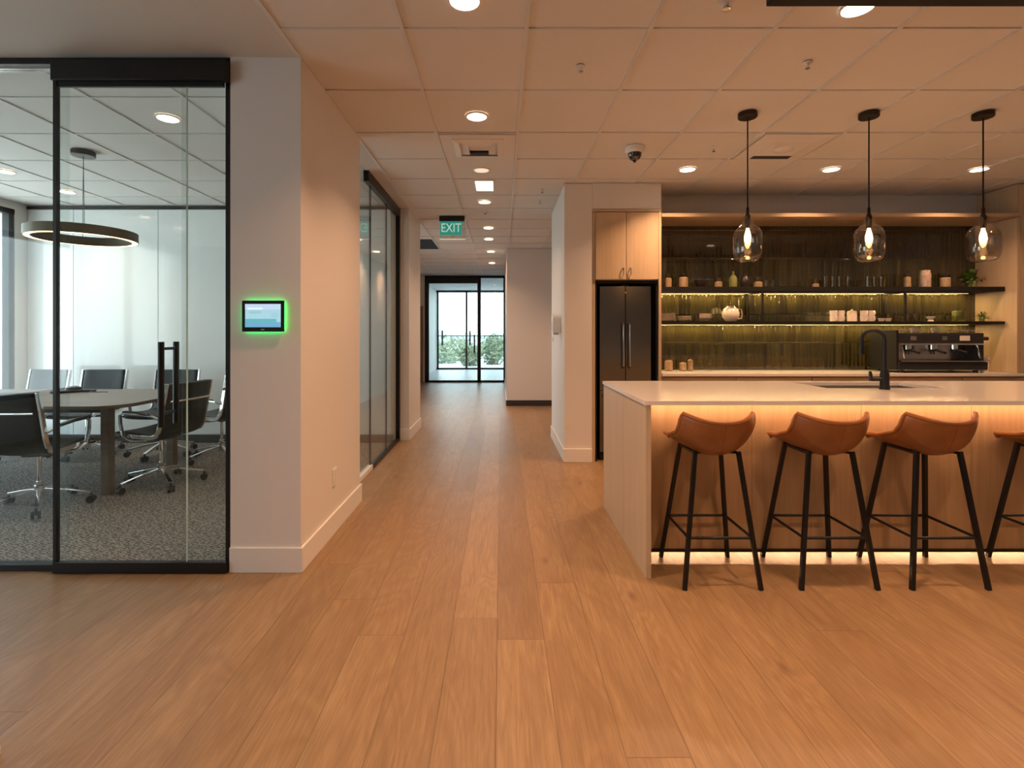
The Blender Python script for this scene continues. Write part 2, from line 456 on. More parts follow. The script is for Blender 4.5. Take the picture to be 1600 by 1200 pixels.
# baseboards
def bb(name, bx, m='trim', label=None):
    struct(name, boxes(bx), m, label=label, bevel=.003)
bb('baseboard_meeting_corner', [(-1.473, -1.076, 2.771, 2.785, 0, .135), (-1.09, -1.076, 2.785, 3.964, 0, .135)], label='tall white baseboard around the near pier')
bb('baseboard_corridor_left', [(-1.25, -1.101, 6.186, 6.20, 0, .135), (-1.115, -1.101, 6.20, 7.05, 0, .135)], label='white baseboard past the corridor glazing')
bb('baseboard_far_right', [(.086, 4.1, 9.106, 9.12, 0, .10)], 'darkbase', 'black baseboard under the far plain wall')
bb('baseboard_far_corridor', [(.086, .10, 9.12, 13.4, 0, .10)], 'trim')
bb('baseboard_kitchen_pier', [(.623, .914, 5.136, 5.15, 0, .135), (.623, .637, 5.15, 6.45, 0, .135)], label='white baseboard around the kitchen pier')
bb('baseboard_meeting_back', [(-5.75, -1.27, 6.02, 6.04, 0, .10)], 'darkbase', 'black baseboard under the white glass wall')

# white glass board lining the meeting room's back wall
wb = sthing('wall_meeting_board', 'glossy white glass wall at the back of the meeting room', (0, 6.06, 0))
edges = [-5.595, -5.05, -4.05, -2.9, -1.30]
for a, b in zip(edges, edges[1:]):
    obj('board_panel', B(a+.003, b-.003, -.015, .035, .1, CH-.045), 'gloss', wb, bevel=.002)
obj('top_rail', B(-5.595, -1.28, -.025, .03, CH-.04, CH-.012), 'black', wb)

# left windows: the meeting room's own, then two unseen ones added for daylight
def window(name, x, y0, y1, z0, z1, posts, label):
    r = sthing(name, label, (x, 0, 0))
    f = bm_new(); d = .06
    box(f, -.04, .04, y0, y1, z0, z0+d); box(f, -.04, .04, y0, y1, z1-d, z1)
    for p in posts: box(f, -.04, .04, p-.03, p+.03, z0, z1)
    obj('window_frame', f, 'black', r, bevel=.002)
    obj('window_pane', B(-.006, .006, y0, y1, z0, z1), 'glass', r)
window('window_1', -5.64, 2.86, 5.895, .06, 2.72, (2.89, 4.35, 5.855), 'tall black-framed window at the far left of the meeting room')

window('window_5', -5.85, -1.6, 1.3, .5, 2.5, (-1.57, -.15, 1.27), 'added unseen window in the left outer wall beside the camera')  # out of view, added to bring cool daylight onto the near pier
window('window_added_corridor', -2.36, 7.5, 9.3, .3, 2.5, (7.53, 9.27), 'added unseen side window at the left of the far corridor')  # hidden from the camera, added to brighten the far corridor walls
# ---- meeting room front glazing
w3 = sthing('window_2', 'black-framed fixed glass of the meeting room front', (0, 2.82, 0))
f = bm_new()
box(f, -5.75, -1.475, -.03, .03, 2.765, CH)            # head
box(f, -5.75, -1.475, -.03, .03, 0, .035)              # sill
box(f, -1.503, -1.474, -.03, .03, .035, 2.765)         # right post
obj('window_frame', f, 'black', w3, bevel=.002)
obj('top_channel', B(-5.75, -2.39, -.018, .018, 2.745, 2.765), 'steel2', w3)
obj('window_pane', B(-5.75, -2.38, -.005, .005, .035, 2.745), 'glassd', w3)
obj('window_pane', B(-1.765, -1.503, .008, .018, .035, 2.765), 'glassd', w3)
d1 = sthing('door_1', 'sliding glass meeting room door with black head box and pull handles', (0, 2.785, 0))
obj('head_box', B(-2.415, -1.476, -.045, .0, 2.655, 2.765), 'black', d1, bevel=.003)
obj('door_glass', B(-2.41, -1.70, -.016, -.006, .055, 2.66), 'glassd', d1)
obj('door_stile', B(-2.416, -2.399, -.026, .0, .05, 2.66), 'black', d1)
obj('door_rail', B(-2.416, -1.478, -.03, .0, .035-.03, .062), 'black', d1, bevel=.002)
obj('door_rail', B(-2.40, -1.50, -.02, -.004, 2.63, 2.655), 'black', d1)
obj('glass_edge', B(-1.703, -1.700, -.017, -.005, .06, 2.655), mat('glass_edge', (.55, .70, .64), .2), d1)
for yy in (-.075, .05):
    hb = bm_new(); tube(hb, [(-1.80, yy, .80), (-1.80, yy, 1.252)], .0155, 16)
    obj('door_handle', hb, 'black', d1, smooth=True, bevel=.002)
sp_ = bm_new()
for z in (.87, 1.215): tube(sp_, [(-1.80, -.075, z), (-1.80, .05, z)], .008, 10)
obj('handle_post', sp_, 'black', d1, smooth=True)

# ---- corridor glazing, left
w4 = sthing('window_3', 'tall corridor glass panels in a black frame', (-1.25, 0, 0))
f = bm_new()
box(f, -.02, .03, 4.72, 6.2, CH-.10, CH)
box(f, -.02, .03, 4.90, 6.2, 0, .03)
box(f, -.02, .03, 6.14, 6.2, 0, CH)
obj('window_frame', f, 'black', w4, bevel=.002)
obj('sill_curb', B(-.02, .025, 3.95, 4.90, 0, .04), 'trim', w4)
for a, b in ((3.96, 4.88), (4.886, 5.56), (5.566, 6.14)):
    obj('window_pane', B(-.006, .006, a, b, .02, CH-.01), 'glass', w4)
obj('pane_joint', boxes([(-.008, .008, 4.881, 4.885, .02, CH), (-.008, .008, 5.561, 5.565, .02, CH)]), 'black', w4)

# ---- far glass doors
d2 = sthing('door_2', 'far black-framed glass doors at the end of the corridor', (0, 13.5, 0))
f = bm_new()
box(f, -2.01, .10, -.04, .04, 2.74, CH); box(f, -2.01, .10, -.04, .04, 0, .05)
box(f, -2.01, -1.90, -.04, .04, 0, CH); box(f, -.625, -.535, -.04, .04, 0, CH); box(f, .06, .10, -.04, .04, 0, CH)
box(f, -1.90, -.625, -.04, .04, 2.60, 2.74)
obj('door_frame', f, 'black', d2, bevel=.004)
obj('door_glass', B(-1.90, -.625, -.006, .006, .05, 2.60), 'glass', d2)
obj('door_glass', B(-.535, .06, -.006, .006, .05, 2.74), 'glass', d2)
for x in (-.70, ):
    hb = bm_new(); tube(hb, [(x, -.09, .78), (x, -.09, 1.25)], .02, 10); tube(hb, [(x, -.09, .85), (x, 0, .85)], .012, 8); tube(hb, [(x, -.09, 1.18), (x, 0, 1.18)], .012, 8)
    obj('door_handle', hb, 'black', d2, smooth=True)
# lobby glazing beyond
w5 = sthing('window_4', 'outer window wall beyond the far glass doors', (0, 18.2, 0))
f = bm_new()
box(f, -2.3, 1.3, -.04, .04, 2.73, CH); box(f, -2.3, 1.3, -.04, .04, 0, .06)
for x in (-2.25, -1.23, .35, 1.27): box(f, x-.035, x+.035, -.04, .04, 0, CH)
obj('window_frame', f, 'black', w5, bevel=.004)
obj('window_rail', B(-2.3, 1.3, -.02, .02, 1.175, 1.205), 'black', w5)
obj('window_pane', B(-2.3, 1.3, -.005, .005, .06, 2.73), 'glass', w5)
for x in (-2.08, -1.10):
    hb = bm_new(); tube(hb, [(x, -.1, .85), (x, -.1, 1.38)], .03, 10); tube(hb, [(x, -.1, .95), (x, 0, .95)], .012, 8); tube(hb, [(x, -.1, 1.28), (x, 0, 1.28)], .012, 8)
    obj('window_handle', hb, 'black', w5, smooth=True)
# side door in the lobby and the brown door by the corridor end
d3 = sthing('door_3', 'pale lobby side door with lever handle', (-2.28, 15.2, 0))
obj('door_panel', B(-.02, .02, -.5, .5, 0, 2.1), 'trim', d3, bevel=.003)
hb = bm_new(); tube(hb, [(.02, -.4, 1.05), (.07, -.4, 1.05), (.07, -.27, 1.05)], .012, 8); box(hb, .018, .026, -.43, -.37, .9, 1.12)
obj('door_handle', hb, 'black', d3, smooth=True)
struct('door_4', B(-2.262, -2.048, 13.40, 13.455, 0, 2.0), 'brown', label='narrow brown door leaf left of the far glass doors')

# ================================================================== OUTSIDE
struct('trim_terrace', B(-9, 9, 18.35, 30, -.25, -.12), 'terr', label='pale terrace outside')
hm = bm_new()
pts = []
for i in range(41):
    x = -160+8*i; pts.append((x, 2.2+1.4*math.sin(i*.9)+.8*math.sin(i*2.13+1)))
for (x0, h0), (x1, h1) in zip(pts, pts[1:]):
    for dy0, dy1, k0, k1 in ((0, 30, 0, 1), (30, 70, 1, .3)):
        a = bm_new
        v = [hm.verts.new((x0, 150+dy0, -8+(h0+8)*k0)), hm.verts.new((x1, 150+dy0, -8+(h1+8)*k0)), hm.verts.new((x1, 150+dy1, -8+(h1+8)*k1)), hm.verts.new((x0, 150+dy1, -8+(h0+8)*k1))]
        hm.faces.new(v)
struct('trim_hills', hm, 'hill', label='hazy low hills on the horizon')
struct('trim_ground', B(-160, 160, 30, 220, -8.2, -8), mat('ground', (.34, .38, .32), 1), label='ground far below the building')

def leaves(bm, c, rx, ry, rz, n, s, shell=.55):
    for _ in range(n):
        d = Vector((random.gauss(0, 1), random.gauss(0, 1), random.gauss(0, 1))).normalized()
        k = shell+(1-shell)*random.random()
        lump = 1+.22*math.sin(d.x*7+c[0])*math.cos(d.z*6+d.y*5)
        p = Vector((c[0]+d.x*rx*k*lump, c[1]+d.y*ry*k*lump, c[2]+d.z*rz*k*lump))
        u = Vector((random.gauss(0, 1), random.gauss(0, 1), random.gauss(0, 1))).normalized(); v = u.orthogonal().normalized()
        ss = s*(.6+.8*random.random())
        bm.faces.new([bm.verts.new(p+u*ss), bm.verts.new(p+v*ss*.45), bm.verts.new(p-u*ss), bm.verts.new(p-v*ss*.45)])
tl = ['round leafy tree outside, seen through the left far pane', 'bushy tree outside behind the middle of the far doors',
      'tree beside the mullion outside the far doors', 'slender tree outside behind the right far pane', 'farther dark tree low outside the far doors', 'far tree on the right outside the far doors']
for (x, y, zt, r, h), lb in zip([(-2.9, 24, .35, .8, 1.0), (-2.0, 26, .1, .9, .9), (-1.35, 22, .75, .45, 1.0), (-.35, 23, 1.2, .5, 1.6), (-3.9, 40, .9, 2.2, 2.0), (-.2, 38, 1.0, 1.8, 2.0)], tl):
    t = thing('garden_tree', lb, 'tree', (x, y, -3 if y > 30 else -.12), group='trees outside the far windows')
    base = -3 if y > 30 else -.12
    cz = zt-h*.5-base
    lf = bm_new(); leaves(lf, (0, 0, cz), r, r, h*.55, 700, .09 if y < 30 else .2)
    obj('foliage', lf, 'tree', t)
    tb = bm_new(); tube(tb, [(0, 0, 0), (.03, 0, cz*.6), (0, .02, cz)], [.06, .045, .03], 8)
    tube(tb, [(.02, 0, cz*.6), (r*.4, 0, cz+.1)], [.03, .015], 6); tube(tb, [(.02, 0, cz*.5), (-r*.4, .1, cz+.05)], [.03, .015], 6)
    obj('trunk', tb, 'bark', t)
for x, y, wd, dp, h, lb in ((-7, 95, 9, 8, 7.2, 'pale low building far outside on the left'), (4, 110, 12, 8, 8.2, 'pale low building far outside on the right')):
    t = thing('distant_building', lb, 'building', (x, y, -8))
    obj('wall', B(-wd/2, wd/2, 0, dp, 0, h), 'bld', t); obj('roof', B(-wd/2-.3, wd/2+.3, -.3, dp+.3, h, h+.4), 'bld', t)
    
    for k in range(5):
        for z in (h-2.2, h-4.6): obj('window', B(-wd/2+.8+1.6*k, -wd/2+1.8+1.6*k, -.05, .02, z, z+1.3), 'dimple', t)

# ================================================================== CEILING FITTINGS
def downlight(x, y, label, power=1.0, r=.065, lens='lens', grp='recessed ceiling downlights', c=WARM):
    t = thing('ceiling_downlight', label, 'downlight', (x, y, CH), group=grp)
    tr = bm_new(); lathe(tr, [(r, .002), (r+.002, -.006), (r+.012, -.005), (r+.014, .002)], 32)
    obj('trim_ring', tr, 'white', t, smooth=True)
    ln = bm_new(); cyl(ln, (0, 0, -.004), r, .004, 32)
    obj('lens', ln, lens, t)
    if power > 0: area_lamp('downlight_lamp', (0, 0, -.008), r*1.7, DOWN_W*power, c, parent=t, spread=math.radians(120))
    return t
downlight(-.165, 2.31, 'corridor downlight cut by the top edge of the picture')
downlight(-.169, 3.55, 'nearest fully visible corridor downlight, above the square vent')
downlight(1.645, 2.36, 'downlight next to the black bulkhead edge above the stools')
downlight(1.71, 4.70, 'leftmost of three downlights in front of the shelf wall', 1.3)
downlight(3.03, 4.70, 'middle of three downlights in front of the shelf wall', 1.3)
downlight(4.39, 4.70, 'rightmost of three downlights, behind the right pendant cord', 1.2)
downlight(-.18, 4.72, 'dim round ceiling lens just past the square vent', 0, lens='lensdim')
downlight(-.19, 5.87, 'corridor downlight just before the exit sign', .6)
downlight(-.18, 7.32, 'corridor downlight right of the exit sign, first of the far row', .6)
downlight(-.20, 8.2, 'second downlight of the far corridor row', .6)
downlight(-.19, 9.45, 'third downlight of the far corridor row', .6)
downlight(-.20, 11.0, 'farthest downlight of the corridor row', .6)
# extra unseen downlights: same row where the camera stands, and over the far kitchen end
downlight(-.165, 1.0, 'unseen extra corridor downlight above the camera'); downlight(1.645, 1.0, 'unseen extra downlight above the camera on the right')
downlight(1.9, 7.8, 'added unseen downlight in the side passage behind the kitchen pier'); downlight(3.6, 2.36, 'unseen extra downlight above the far end of the island'); downlight(3.6, 1.0, 'unseen extra downlight above the open floor at right')  # side passage lamp is added to brighten the far corridor
CW = (1.0, .78, .55)
downlight(-2.33, 3.58, 'meeting room downlight nearest the door head', .35, grp='meeting room downlights', c=CW)
downlight(-4.61, 4.76, 'meeting room downlight at the left edge of the picture', .35, grp='meeting room downlights', c=CW)
downlight(-4.62, 5.45, 'meeting room downlight behind the door stile', .35, grp='meeting room downlights', c=CW)

t = thing('square_ceiling_light', 'bright square recessed light before the exit sign', 'light', (-.17, 5.22, CH))
obj('frame', boxes([(-.10, .10, -.19, -.175, -.006, .004), (-.10, .10, .175, .19, -.006, .004), (-.10, -.088, -.175, .175, -.006, .004), (.088, .10, -.175, .175, -.006, .004)]), 'white', t)
obj('diffuser', B(-.088, .088, -.175, .175, -.003, .004), mat('square_diffuser', (.9,.9,.9), .4, emit=(1, .80, .62), es=2.2), t)

def diffuser(x, y, label, rot=0, dark=True):
    t = thing('ceiling_air_diffuser', label, 'vent', (x, y, CH), group='air diffusers')
    obj('face_plate', boxes([(-.29, .29, -.28, .28, -.004, .004)]), 'ceil', t)
    for k, s in enumerate((.20, .13)):
        f = bm_new()
        for a in range(4):
            m_ = Matrix.Rotation(a*PI/2, 3, 'Z')
            q = [m_ @ Vector(p) for p in ((-s, -s, -.006), (s, -s, -.006), (s-.05, -s+.05, -.018), (-s+.05, -s+.05, -.018))]
            f.faces.new([f.verts.new(p) for p in q])
        obj('vane', f, 'trim', t, solid=.003)
    obj('slot', B(-.075, .075, .055, .115, -.02, -.005), 'blackmatt', t)
    return t
diffuser(-.18, 4.15, 'square air vent over the corridor with a dark slot')
def big_diffuser(x, y, label):
    t = thing('ceiling_air_diffuser', label, 'vent', (x, y, CH), group='air diffusers')
    f = bm_new(); n = 4
    for a in range(4):
        m_ = Matrix.Rotation(a*PI/2, 3, 'Z')
        q = [m_ @ Vector(p) for p in ((-.29, -.28, -.002), (.29, -.28, -.002), (.15, -.15, -.016), (-.15, -.15, -.016))]
        f.faces.new([f.verts.new(p) for p in q])
    obj('vane', f, 'ceil', t, solid=.003)
    obj('face_plate', B(-.15, .15, -.15, .15, -.018, -.014), 'ceil', t)
    obj('slot', B(-.16, .16, .155, .225, -.019, -.015), 'darkbase', t)
    c = bm_new(); lathe(c, [(0, -.034), (.03, -.034), (.06, -.027), (.075, -.018)], 24); obj('center_cone', c, 'ceil', t, smooth=True)
big_diffuser(2.28, 4.14, 'wide square air vent behind the left pendant cord')

t = thing('dome_camera', 'white and black dome security camera on the ceiling', 'security camera', (1.08, 4.14, CH))
b = bm_new(); lathe(b, [(0, 0), (.075, 0), (.075, -.035), (.06, -.05), (0, -.05)], 28); obj('housing', b, 'white', t, smooth=True)
b = bm_new(); lathe(b, [(.055, -.05), (.052, -.075), (.038, -.098), (.015, -.11), (0, -.112)], 24); obj('dome', b, 'dimple', t, smooth=True)
b = bm_new(); cyl(b, (0, 0, -.122), .012, .014, 12); obj('lens_tip', b, 'plastic', t, smooth=True)

def sprinkler(x, y, label, s=1):
    t = thing('fire_sprinkler', label, 'sprinkler', (x, y, CH), group='ceiling sprinklers')
    b = bm_new(); s *= .75; lathe(b, [(.032*s, .0), (.03*s, -.006), (.012*s, -.010), (.010*s, -.022), (0, -.024)], 18); obj('cup', b, 'ceil', t, smooth=True)
    b = bm_new(); lathe(b, [(0, -.036), (.016*s, -.035), (.018*s, -.032), (0, -.031)], 14); tube(b, [(.006, 0, -.020), (.003, 0, -.033)], .002, 6); tube(b, [(-.006, 0, -.020), (-.003, 0, -.033)], .002, 6)
    obj('deflector', b, 'steel2', t, smooth=True)
sprinkler(.447, 2.88, 'sprinkler on the tile right of the nearest corridor downlight')
sprinkler(1.70, 2.84, 'sprinkler between the camera dome and the pendants, near the front')
sprinkler(1.72, 4.14, 'sprinkler left of the wide air vent')
sprinkler(.43, 5.36, 'first of two small sprinklers before the kitchen pier')
sprinkler(.44, 5.80, 'second of two small sprinklers before the kitchen pier')
sprinkler(-.20, 6.42, 'small sprinkler right beside the exit sign')
sprinkler(1.02, 2.32, 'sprinkler at the top edge of the picture', 1.6)

t = thing('ceiling_bulkhead', 'black hanging beam along the top right edge', 'beam', (1.06, 1.55, 2.605))
obj('beam_body', B(0, 3.6, 0, .5, 0, .09), 'blackmatt', t, bevel=.004)
for hx_ in (.3, 2.6): obj('hanger', B(hx_, hx_+.03, .2, .23, .09, .195), 'blackmatt', t)
t = tag(obj('open_ceiling_hatch', B(-1.70, -1.12, 8.25, 9.15, CH-.006, CH+.003), 'blackmatt'), 'black opening in the far corridor ceiling', 'hatch')

# exit sign
def text_bm(s, size, depth):
    c = bpy.data.curves.new('t', 'FONT'); c.body = s; c.size = size; c.extrude = depth; c.align_x = 'CENTER'; c.align_y = 'CENTER'
    o = bpy.data.objects.new('t', c); COL.objects.link(o)
    bpy.context.view_layer.update()
    dg = bpy.context.evaluated_depsgraph_get(); me = bpy.data.meshes.new_from_object(o.evaluated_get(dg))
    bm = bm_new(); bm.from_mesh(me); bpy.data.objects.remove(o)
    bmesh.ops.rotate(bm, verts=bm.verts, matrix=Matrix.Rotation(PI/2, 3, 'X'))
    return bm
t = thing('exit_sign', 'green exit sign hanging from the corridor ceiling', 'exit sign', (-.63, 6.6, CH))
obj('mounting_bar', B(-.165, .16, -.03, .03, -.065, -.0), 'black', t, bevel=.003)
obj('clear_panel', B(-.16, .17, -.004, .004, -.295, -.065), 'glass', t)
obj('green_panel', B(-.155, .125, -.010, -.005, -.24, -.068), mat('exit_green', (.02, .30, .22), .3, emit=(.05, .42, .34), es=.35), t)
eb = text_bm('EXIT', .16, .002)
bmesh.ops.scale(eb, verts=eb.verts, vec=(.80, 1, 1))
obj('letters', eb, mat('exit_letters', (.8, .95, .9), .3, emit=(.45, .85, .72), es=.45), t, loc=(-.015, -.013, -.154))
obj('bottom_edge', B(-.16, .17, -.006, .006, -.298, -.290), mat('edge_glow', (.9, .8, .7), .3, emit=(1, .75, .6), es=.5), t)
obj('caption_mark', boxes([(-.06+.02*k, -.047+.02*k, -.008, -.004, -.275, -.25) for k in range(5)]), 'white', t)

# ================================================================== WALL FITTINGS
t = thing('room_booking_panel', 'wall touch panel with green glowing edge on the near pier', 'panel', (-1.283, 2.785, 1.39))
obj('back_light', boxes([(-.105, .105, -.016, -.002, -.076, .076)]), 'greenled', t)
obj('bezel', B(-.113, .113, -.030, -.0165, -.084, .084), 'blackmatt', t, bevel=.003)
sc = obj('screen', B(-.094, .097, -.0315, -.0295, -.060, .065), mat('screen', (.1, .1, .1), .2, emit=(.36, .62, .72), es=.95), t)
def glow(n, c, e=1.0): return mat(n, (.1, .1, .1), .3, emit=c, es=e)
obj('screen_header', B(-.094, .097, -.0325, -.0315, .035, .065), glow('s1', (.48, .62, .80)), sc)
obj('screen_title', B(-.08, 0.0, -.0335, -.0325, .036, .044), glow('s2', (.80, .85, .95)), sc)
obj('screen_band', B(-.094, .075, -.0325, -.0315, -.032, -.015), glow('s3', (.09, .42, .45)), sc)
obj('screen_footer', B(-.094, .097, -.0325, -.0315, -.060, -.032), glow('s4', (.12, .36, .55)), sc)
obj('screen_line', boxes([(-.072+.011*k, -.065+.011*k, -.0325, -.0315, .014, .026) for k in range(6)] + [(.045, .085, -.0325, -.0315, .012-.009*k, .015-.009*k) for k in range(3)]), glow('s5', (.20, .48, .52)), sc)
obj('logo', B(-.009, .009, -.0305, -.0298, -.075, -.070), 'steel2', t)

t = thing('power_outlet', 'small white outlet plate low on the near pier side', 'outlet', (-1.09, 3.34, .36))
obj('plate', B(0, .006, -.037, .037, -.058, .058), 'white', t, bevel=.002)
obj('socket', boxes([(.005, .008, -.016, .016, -.042, -.010), (.005, .008, -.016, .016, .010, .042)]), 'trim', t)
t = thing('wall_dispenser', 'white rounded dispenser on the side of the kitchen pier', 'dispenser', (.637, 5.50, 1.30))
b = bm_new(); pts = [(-.07, 0), (.07, 0), (.07, .13)] + [(.07*math.cos(a), .13+.07*math.sin(a)) for a in [k*PI/10 for k in range(1, 10)]] + [(-.07, .13)]
va = [b.verts.new((-.09, p[0], p[1])) for p in pts]; vb = [b.verts.new((0, p[0], p[1])) for p in pts]
b.faces.new(va); b.faces.new(vb[::-1])
for i in range(len(pts)): j = (i+1) % len(pts); b.faces.new((va[i], va[j], vb[j], vb[i]))
obj('housing', b, 'white', t, bevel=.006)
obj('nozzle', B(-.075, -.02, -.03, .03, -.02, 0), 'steel2', t)
obj('viewing_window', B(-.093, -.089, -.012, .012, .03, .12), 'steel2', t)
t = thing('light_switch', 'light switch plate on the kitchen pier, behind the dispenser', 'switch', (.637, 6.22, 1.22))
obj('plate', B(-.006, 0, -.04, .04, -.06, .06), 'white', t, bevel=.002); obj('rocker', B(-.012, -.006, -.015, .015, -.03, .03), 'steel2', t)

# ================================================================== KITCHEN
# fridge tower
t = thing('fridge_cabinet', 'tall ash cabinet surround with two doors above the fridge', 'cabinet', (.914, 5.13, 0))
obj('side_panel', B(.002, .032, .02, .86, 0, 2.54), 'cab', t, bevel=.001)
obj('side_panel', B(.666, .692, 0, .465, 0, 2.54), 'cab', t, bevel=.001)
obj('top_rail', B(.0, .692, -.002, .46, 2.515, 2.54), 'cabh', t, bevel=.001)
obj('carcass', boxes([(.034, .664, .02, .46, 1.83, 2.512)]), 'cab', t)
obj('recess_lining', boxes([(.034, .05, .03, .85, 0, 1.825), (.648, .664, .03, .46, 0, 1.825), (.034, .664, .03, .85, 1.80, 1.828), (.034, .664, .845, .855, 0, 1.80)]), 'blackmatt', t)
for x0, x1, hx in ((.036, .338, .305), (.342, .662, .378)):
    d = obj('door', B(x0, x1, -.002, .018, 1.836, 2.508), 'cab', t, bevel=.001)
    h = bm_new(); tube(h, [(hx, -.002, 1.872), (hx, -.028, 1.876), (hx, -.030, 1.945), (hx, -.002, 1.95)], .0055, 10)
    obj('handle', h, 'steel2', d, smooth=True)
t = thing('refrigerator', 'dark stainless french door refrigerator with bottom freezer', 'refrigerator', (1.263, 5.20, 0))
obj('body', boxes([(-.255, .255, .055, .6, .03, 1.765)]), 'steel', t)
for a, b_, hx in ((-.262, -.003, -.03), (.003, .262, .035)):
    d = obj('door', B(a, b_, 0, .05, .715, 1.775), 'steel', t, bevel=.004)
    h = bm_new(); tube(h, [(hx, -.002, 1.40), (hx, -.045, 1.385), (hx, -.047, .96), (hx, -.002, .945)], .009, 12); obj('handle', h, 'steel2', d, smooth=True)
d = obj('freezer_drawer', B(-.262, .262, 0, .05, .09, .705), 'steel', t, bevel=.004)
h = bm_new(); tube(h, [(-.23, -.002, .655), (-.23, -.045, .66), (.23, -.045, .66), (.23, -.002, .655)], .009, 12); obj('handle', h, 'steel2', d, smooth=True)
obj('kick_grille', B(-.25, .25, .03, .05, .01, .08), 'blackmatt', t)
obj('hinge_cover', boxes([(-.03, .03, -.004, .04, 1.776, 1.79)]), 'plastic', t, bevel=.002)
obj('badge', B(-.008, .008, -.004, .001, 1.70, 1.716), 'chrome', t)

# niche: frame, tiles, base units, counter, shelves
t = thing('niche_frame', 'ash wood frame across the top of the tiled shelf niche', 'frame', (1.61, 5.13, 0))
obj('top_panel', B(0, 3.59, 0, .455, 2.463, 2.50), 'cabh', t, bevel=.001)
t = thing('tall_cabinet', 'tall ash end cabinet at the right edge beside the shelves', 'cabinet', (5.17, 5.13, .897))
obj('carcass', B(.03, 1.2, .02, .465, 0, 1.9), 'cab', t); obj('side_panel', B(0, .03, .0, .465, 0, 1.56), 'cab', t, bevel=.001)
obj('door', B(.035, .6, -.0, .02, .003, 1.895), 'cab', t, bevel=.001); obj('door', B(.605, 1.2, .0, .02, .003, 1.895), 'cab', t, bevel=.001)
struct('wall_tiles', B(1.61, 5.17, 5.585, 5.60, .895, 2.463), 'tile', label='dark olive glazed tiles behind the shelves')
# base cabinets
x = 1.612
for i in range(6):
    t = thing('base_cabinet', f"base cabinet under the back counter, {['leftmost beside the fridge','second from the fridge','third from the fridge, behind the sink','fourth from the fridge, behind the tap','under the coffee machine','at the far right under the counter end'][i]}", 'cabinet', (x, 5.16, 0), group='base cabinets under the back counter')
    obj('carcass', B(.002, .756, .02, .43, .1, .862), 'cab', t); obj('toe_kick', B(.002, .756, .06, .08, 0, .1), 'blackmatt', t)
    obj('drawer', B(.004, .754, 0, .019, .70, .845), 'cabh', t, bevel=.001)
    obj('door', B(.004, .377, 0, .019, .103, .695), 'cab', t, bevel=.001); obj('door', B(.381, .754, 0, .019, .103, .695), 'cab', t, bevel=.001)
    x += .76
tag(obj('back_countertop', B(1.612, 6.19, 5.115, 5.584, .865, .895), 'quartz', bevel=.002), 'pale stone back counter below the tiled wall', 'countertop')

def shelf(z0, z1, label):
    t = thing('wall_shelf', label, 'shelf', (1.612, 5.25, z0), group='black wall shelves')
    obj('board', B(0, 3.555, 0, .333, 0, z1-z0), 'blackmatt', t, bevel=.001)
    obj('light_strip', B(.01, 3.44, .287, .297, -.004, -.001), 'ledy', t)
    area_lamp('shelf_lamp', (1.72, .28, -.004), .008, 17.0, (1.0, .66, .27), sx=3.4, parent=t)
    return t
shelf(1.727, 1.7725, 'upper long black shelf with warm strip light')
shelf(1.388, 1.418, 'lower long black shelf with warm strip light')
for x, lb in ((2.683, 'left black bracket frame between the two shelves'), (4.15, 'right black bracket frame between the two shelves')):
    t = thing('shelf_bracket', lb, 'bracket', (x, 5.255, 1.4185), group='shelf bracket frames')
    obj('front_post', B(-.009, .009, -.003, .015, 0, .307), 'blackmatt', t); obj('rear_post', B(-.009, .009, .30, .32, 0, .307), 'blackmatt', t)
    obj('top_bar', B(-.009, .009, .015, .30, .290, .3065), 'blackmatt', t)

# ---- island
IX0, IX1 = .766, 4.60
t = thing('kitchen_island', 'long ash kitchen island with lit recessed front', 'island', (0, 0, 0))
obj('end_panel', boxes([(IX0, IX0+.027, 2.705, 3.22, 0, .916), (IX0, IX0+.027, 3.223, 3.825, 0, .916)]), 'island', t, bevel=.001)
obj('end_panel', B(IX1-.03, IX1, 2.705, 3.825, 0, .916), 'island', t, bevel=.001)
ed = [IX0+.028, 1.47, 2.11, 2.756, 3.40, 4.00, IX1-.031]
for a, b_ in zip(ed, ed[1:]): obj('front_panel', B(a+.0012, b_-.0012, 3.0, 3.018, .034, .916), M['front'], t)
obj('carcass', boxes([(IX0+.028, IX1-.031, 3.10, 3.80, 0.10, .66), (IX0+.028, IX1-.031, 3.42, 3.75, 0.0, .10), (IX0+.028, 2.05, 3.10, 3.80, .66, .916), (2.95, IX1-.031, 3.10, 3.80, .66, .916), (IX0+.028, IX1-.031, 3.019, 3.10, .10, .90)]), 'cab', t)
for a, b_ in zip(ed, ed[1:]): obj('rear_door', B(a+.002, b_-.002, 3.801, 3.82, .1, .912), 'cab', t, bevel=.001)
obj('edge_channel', B(IX0+.03, IX1-.032, 2.984, 3.0, .022, .036), 'bronze', t)
obj('light_strip', B(IX0+.03, IX1-.032, 2.955, 2.967, .907, .916), 'ledw', t)
obj('light_strip', B(IX0+.03, IX1-.032, 3.375, 3.385, .086, .094), 'ledw', t)
area_lamp('island_top_lamp', ((IX0+IX1)/2, 2.94, .904), .012, 9, (1.0, .62, .38), sx=3.7, parent=t)
area_lamp('island_foot_lamp', ((IX0+IX1)/2, 3.37, .088), .008, 24, (1.0, .57, .30), rot=(math.radians(-72), 0, 0), sx=3.7, parent=t)

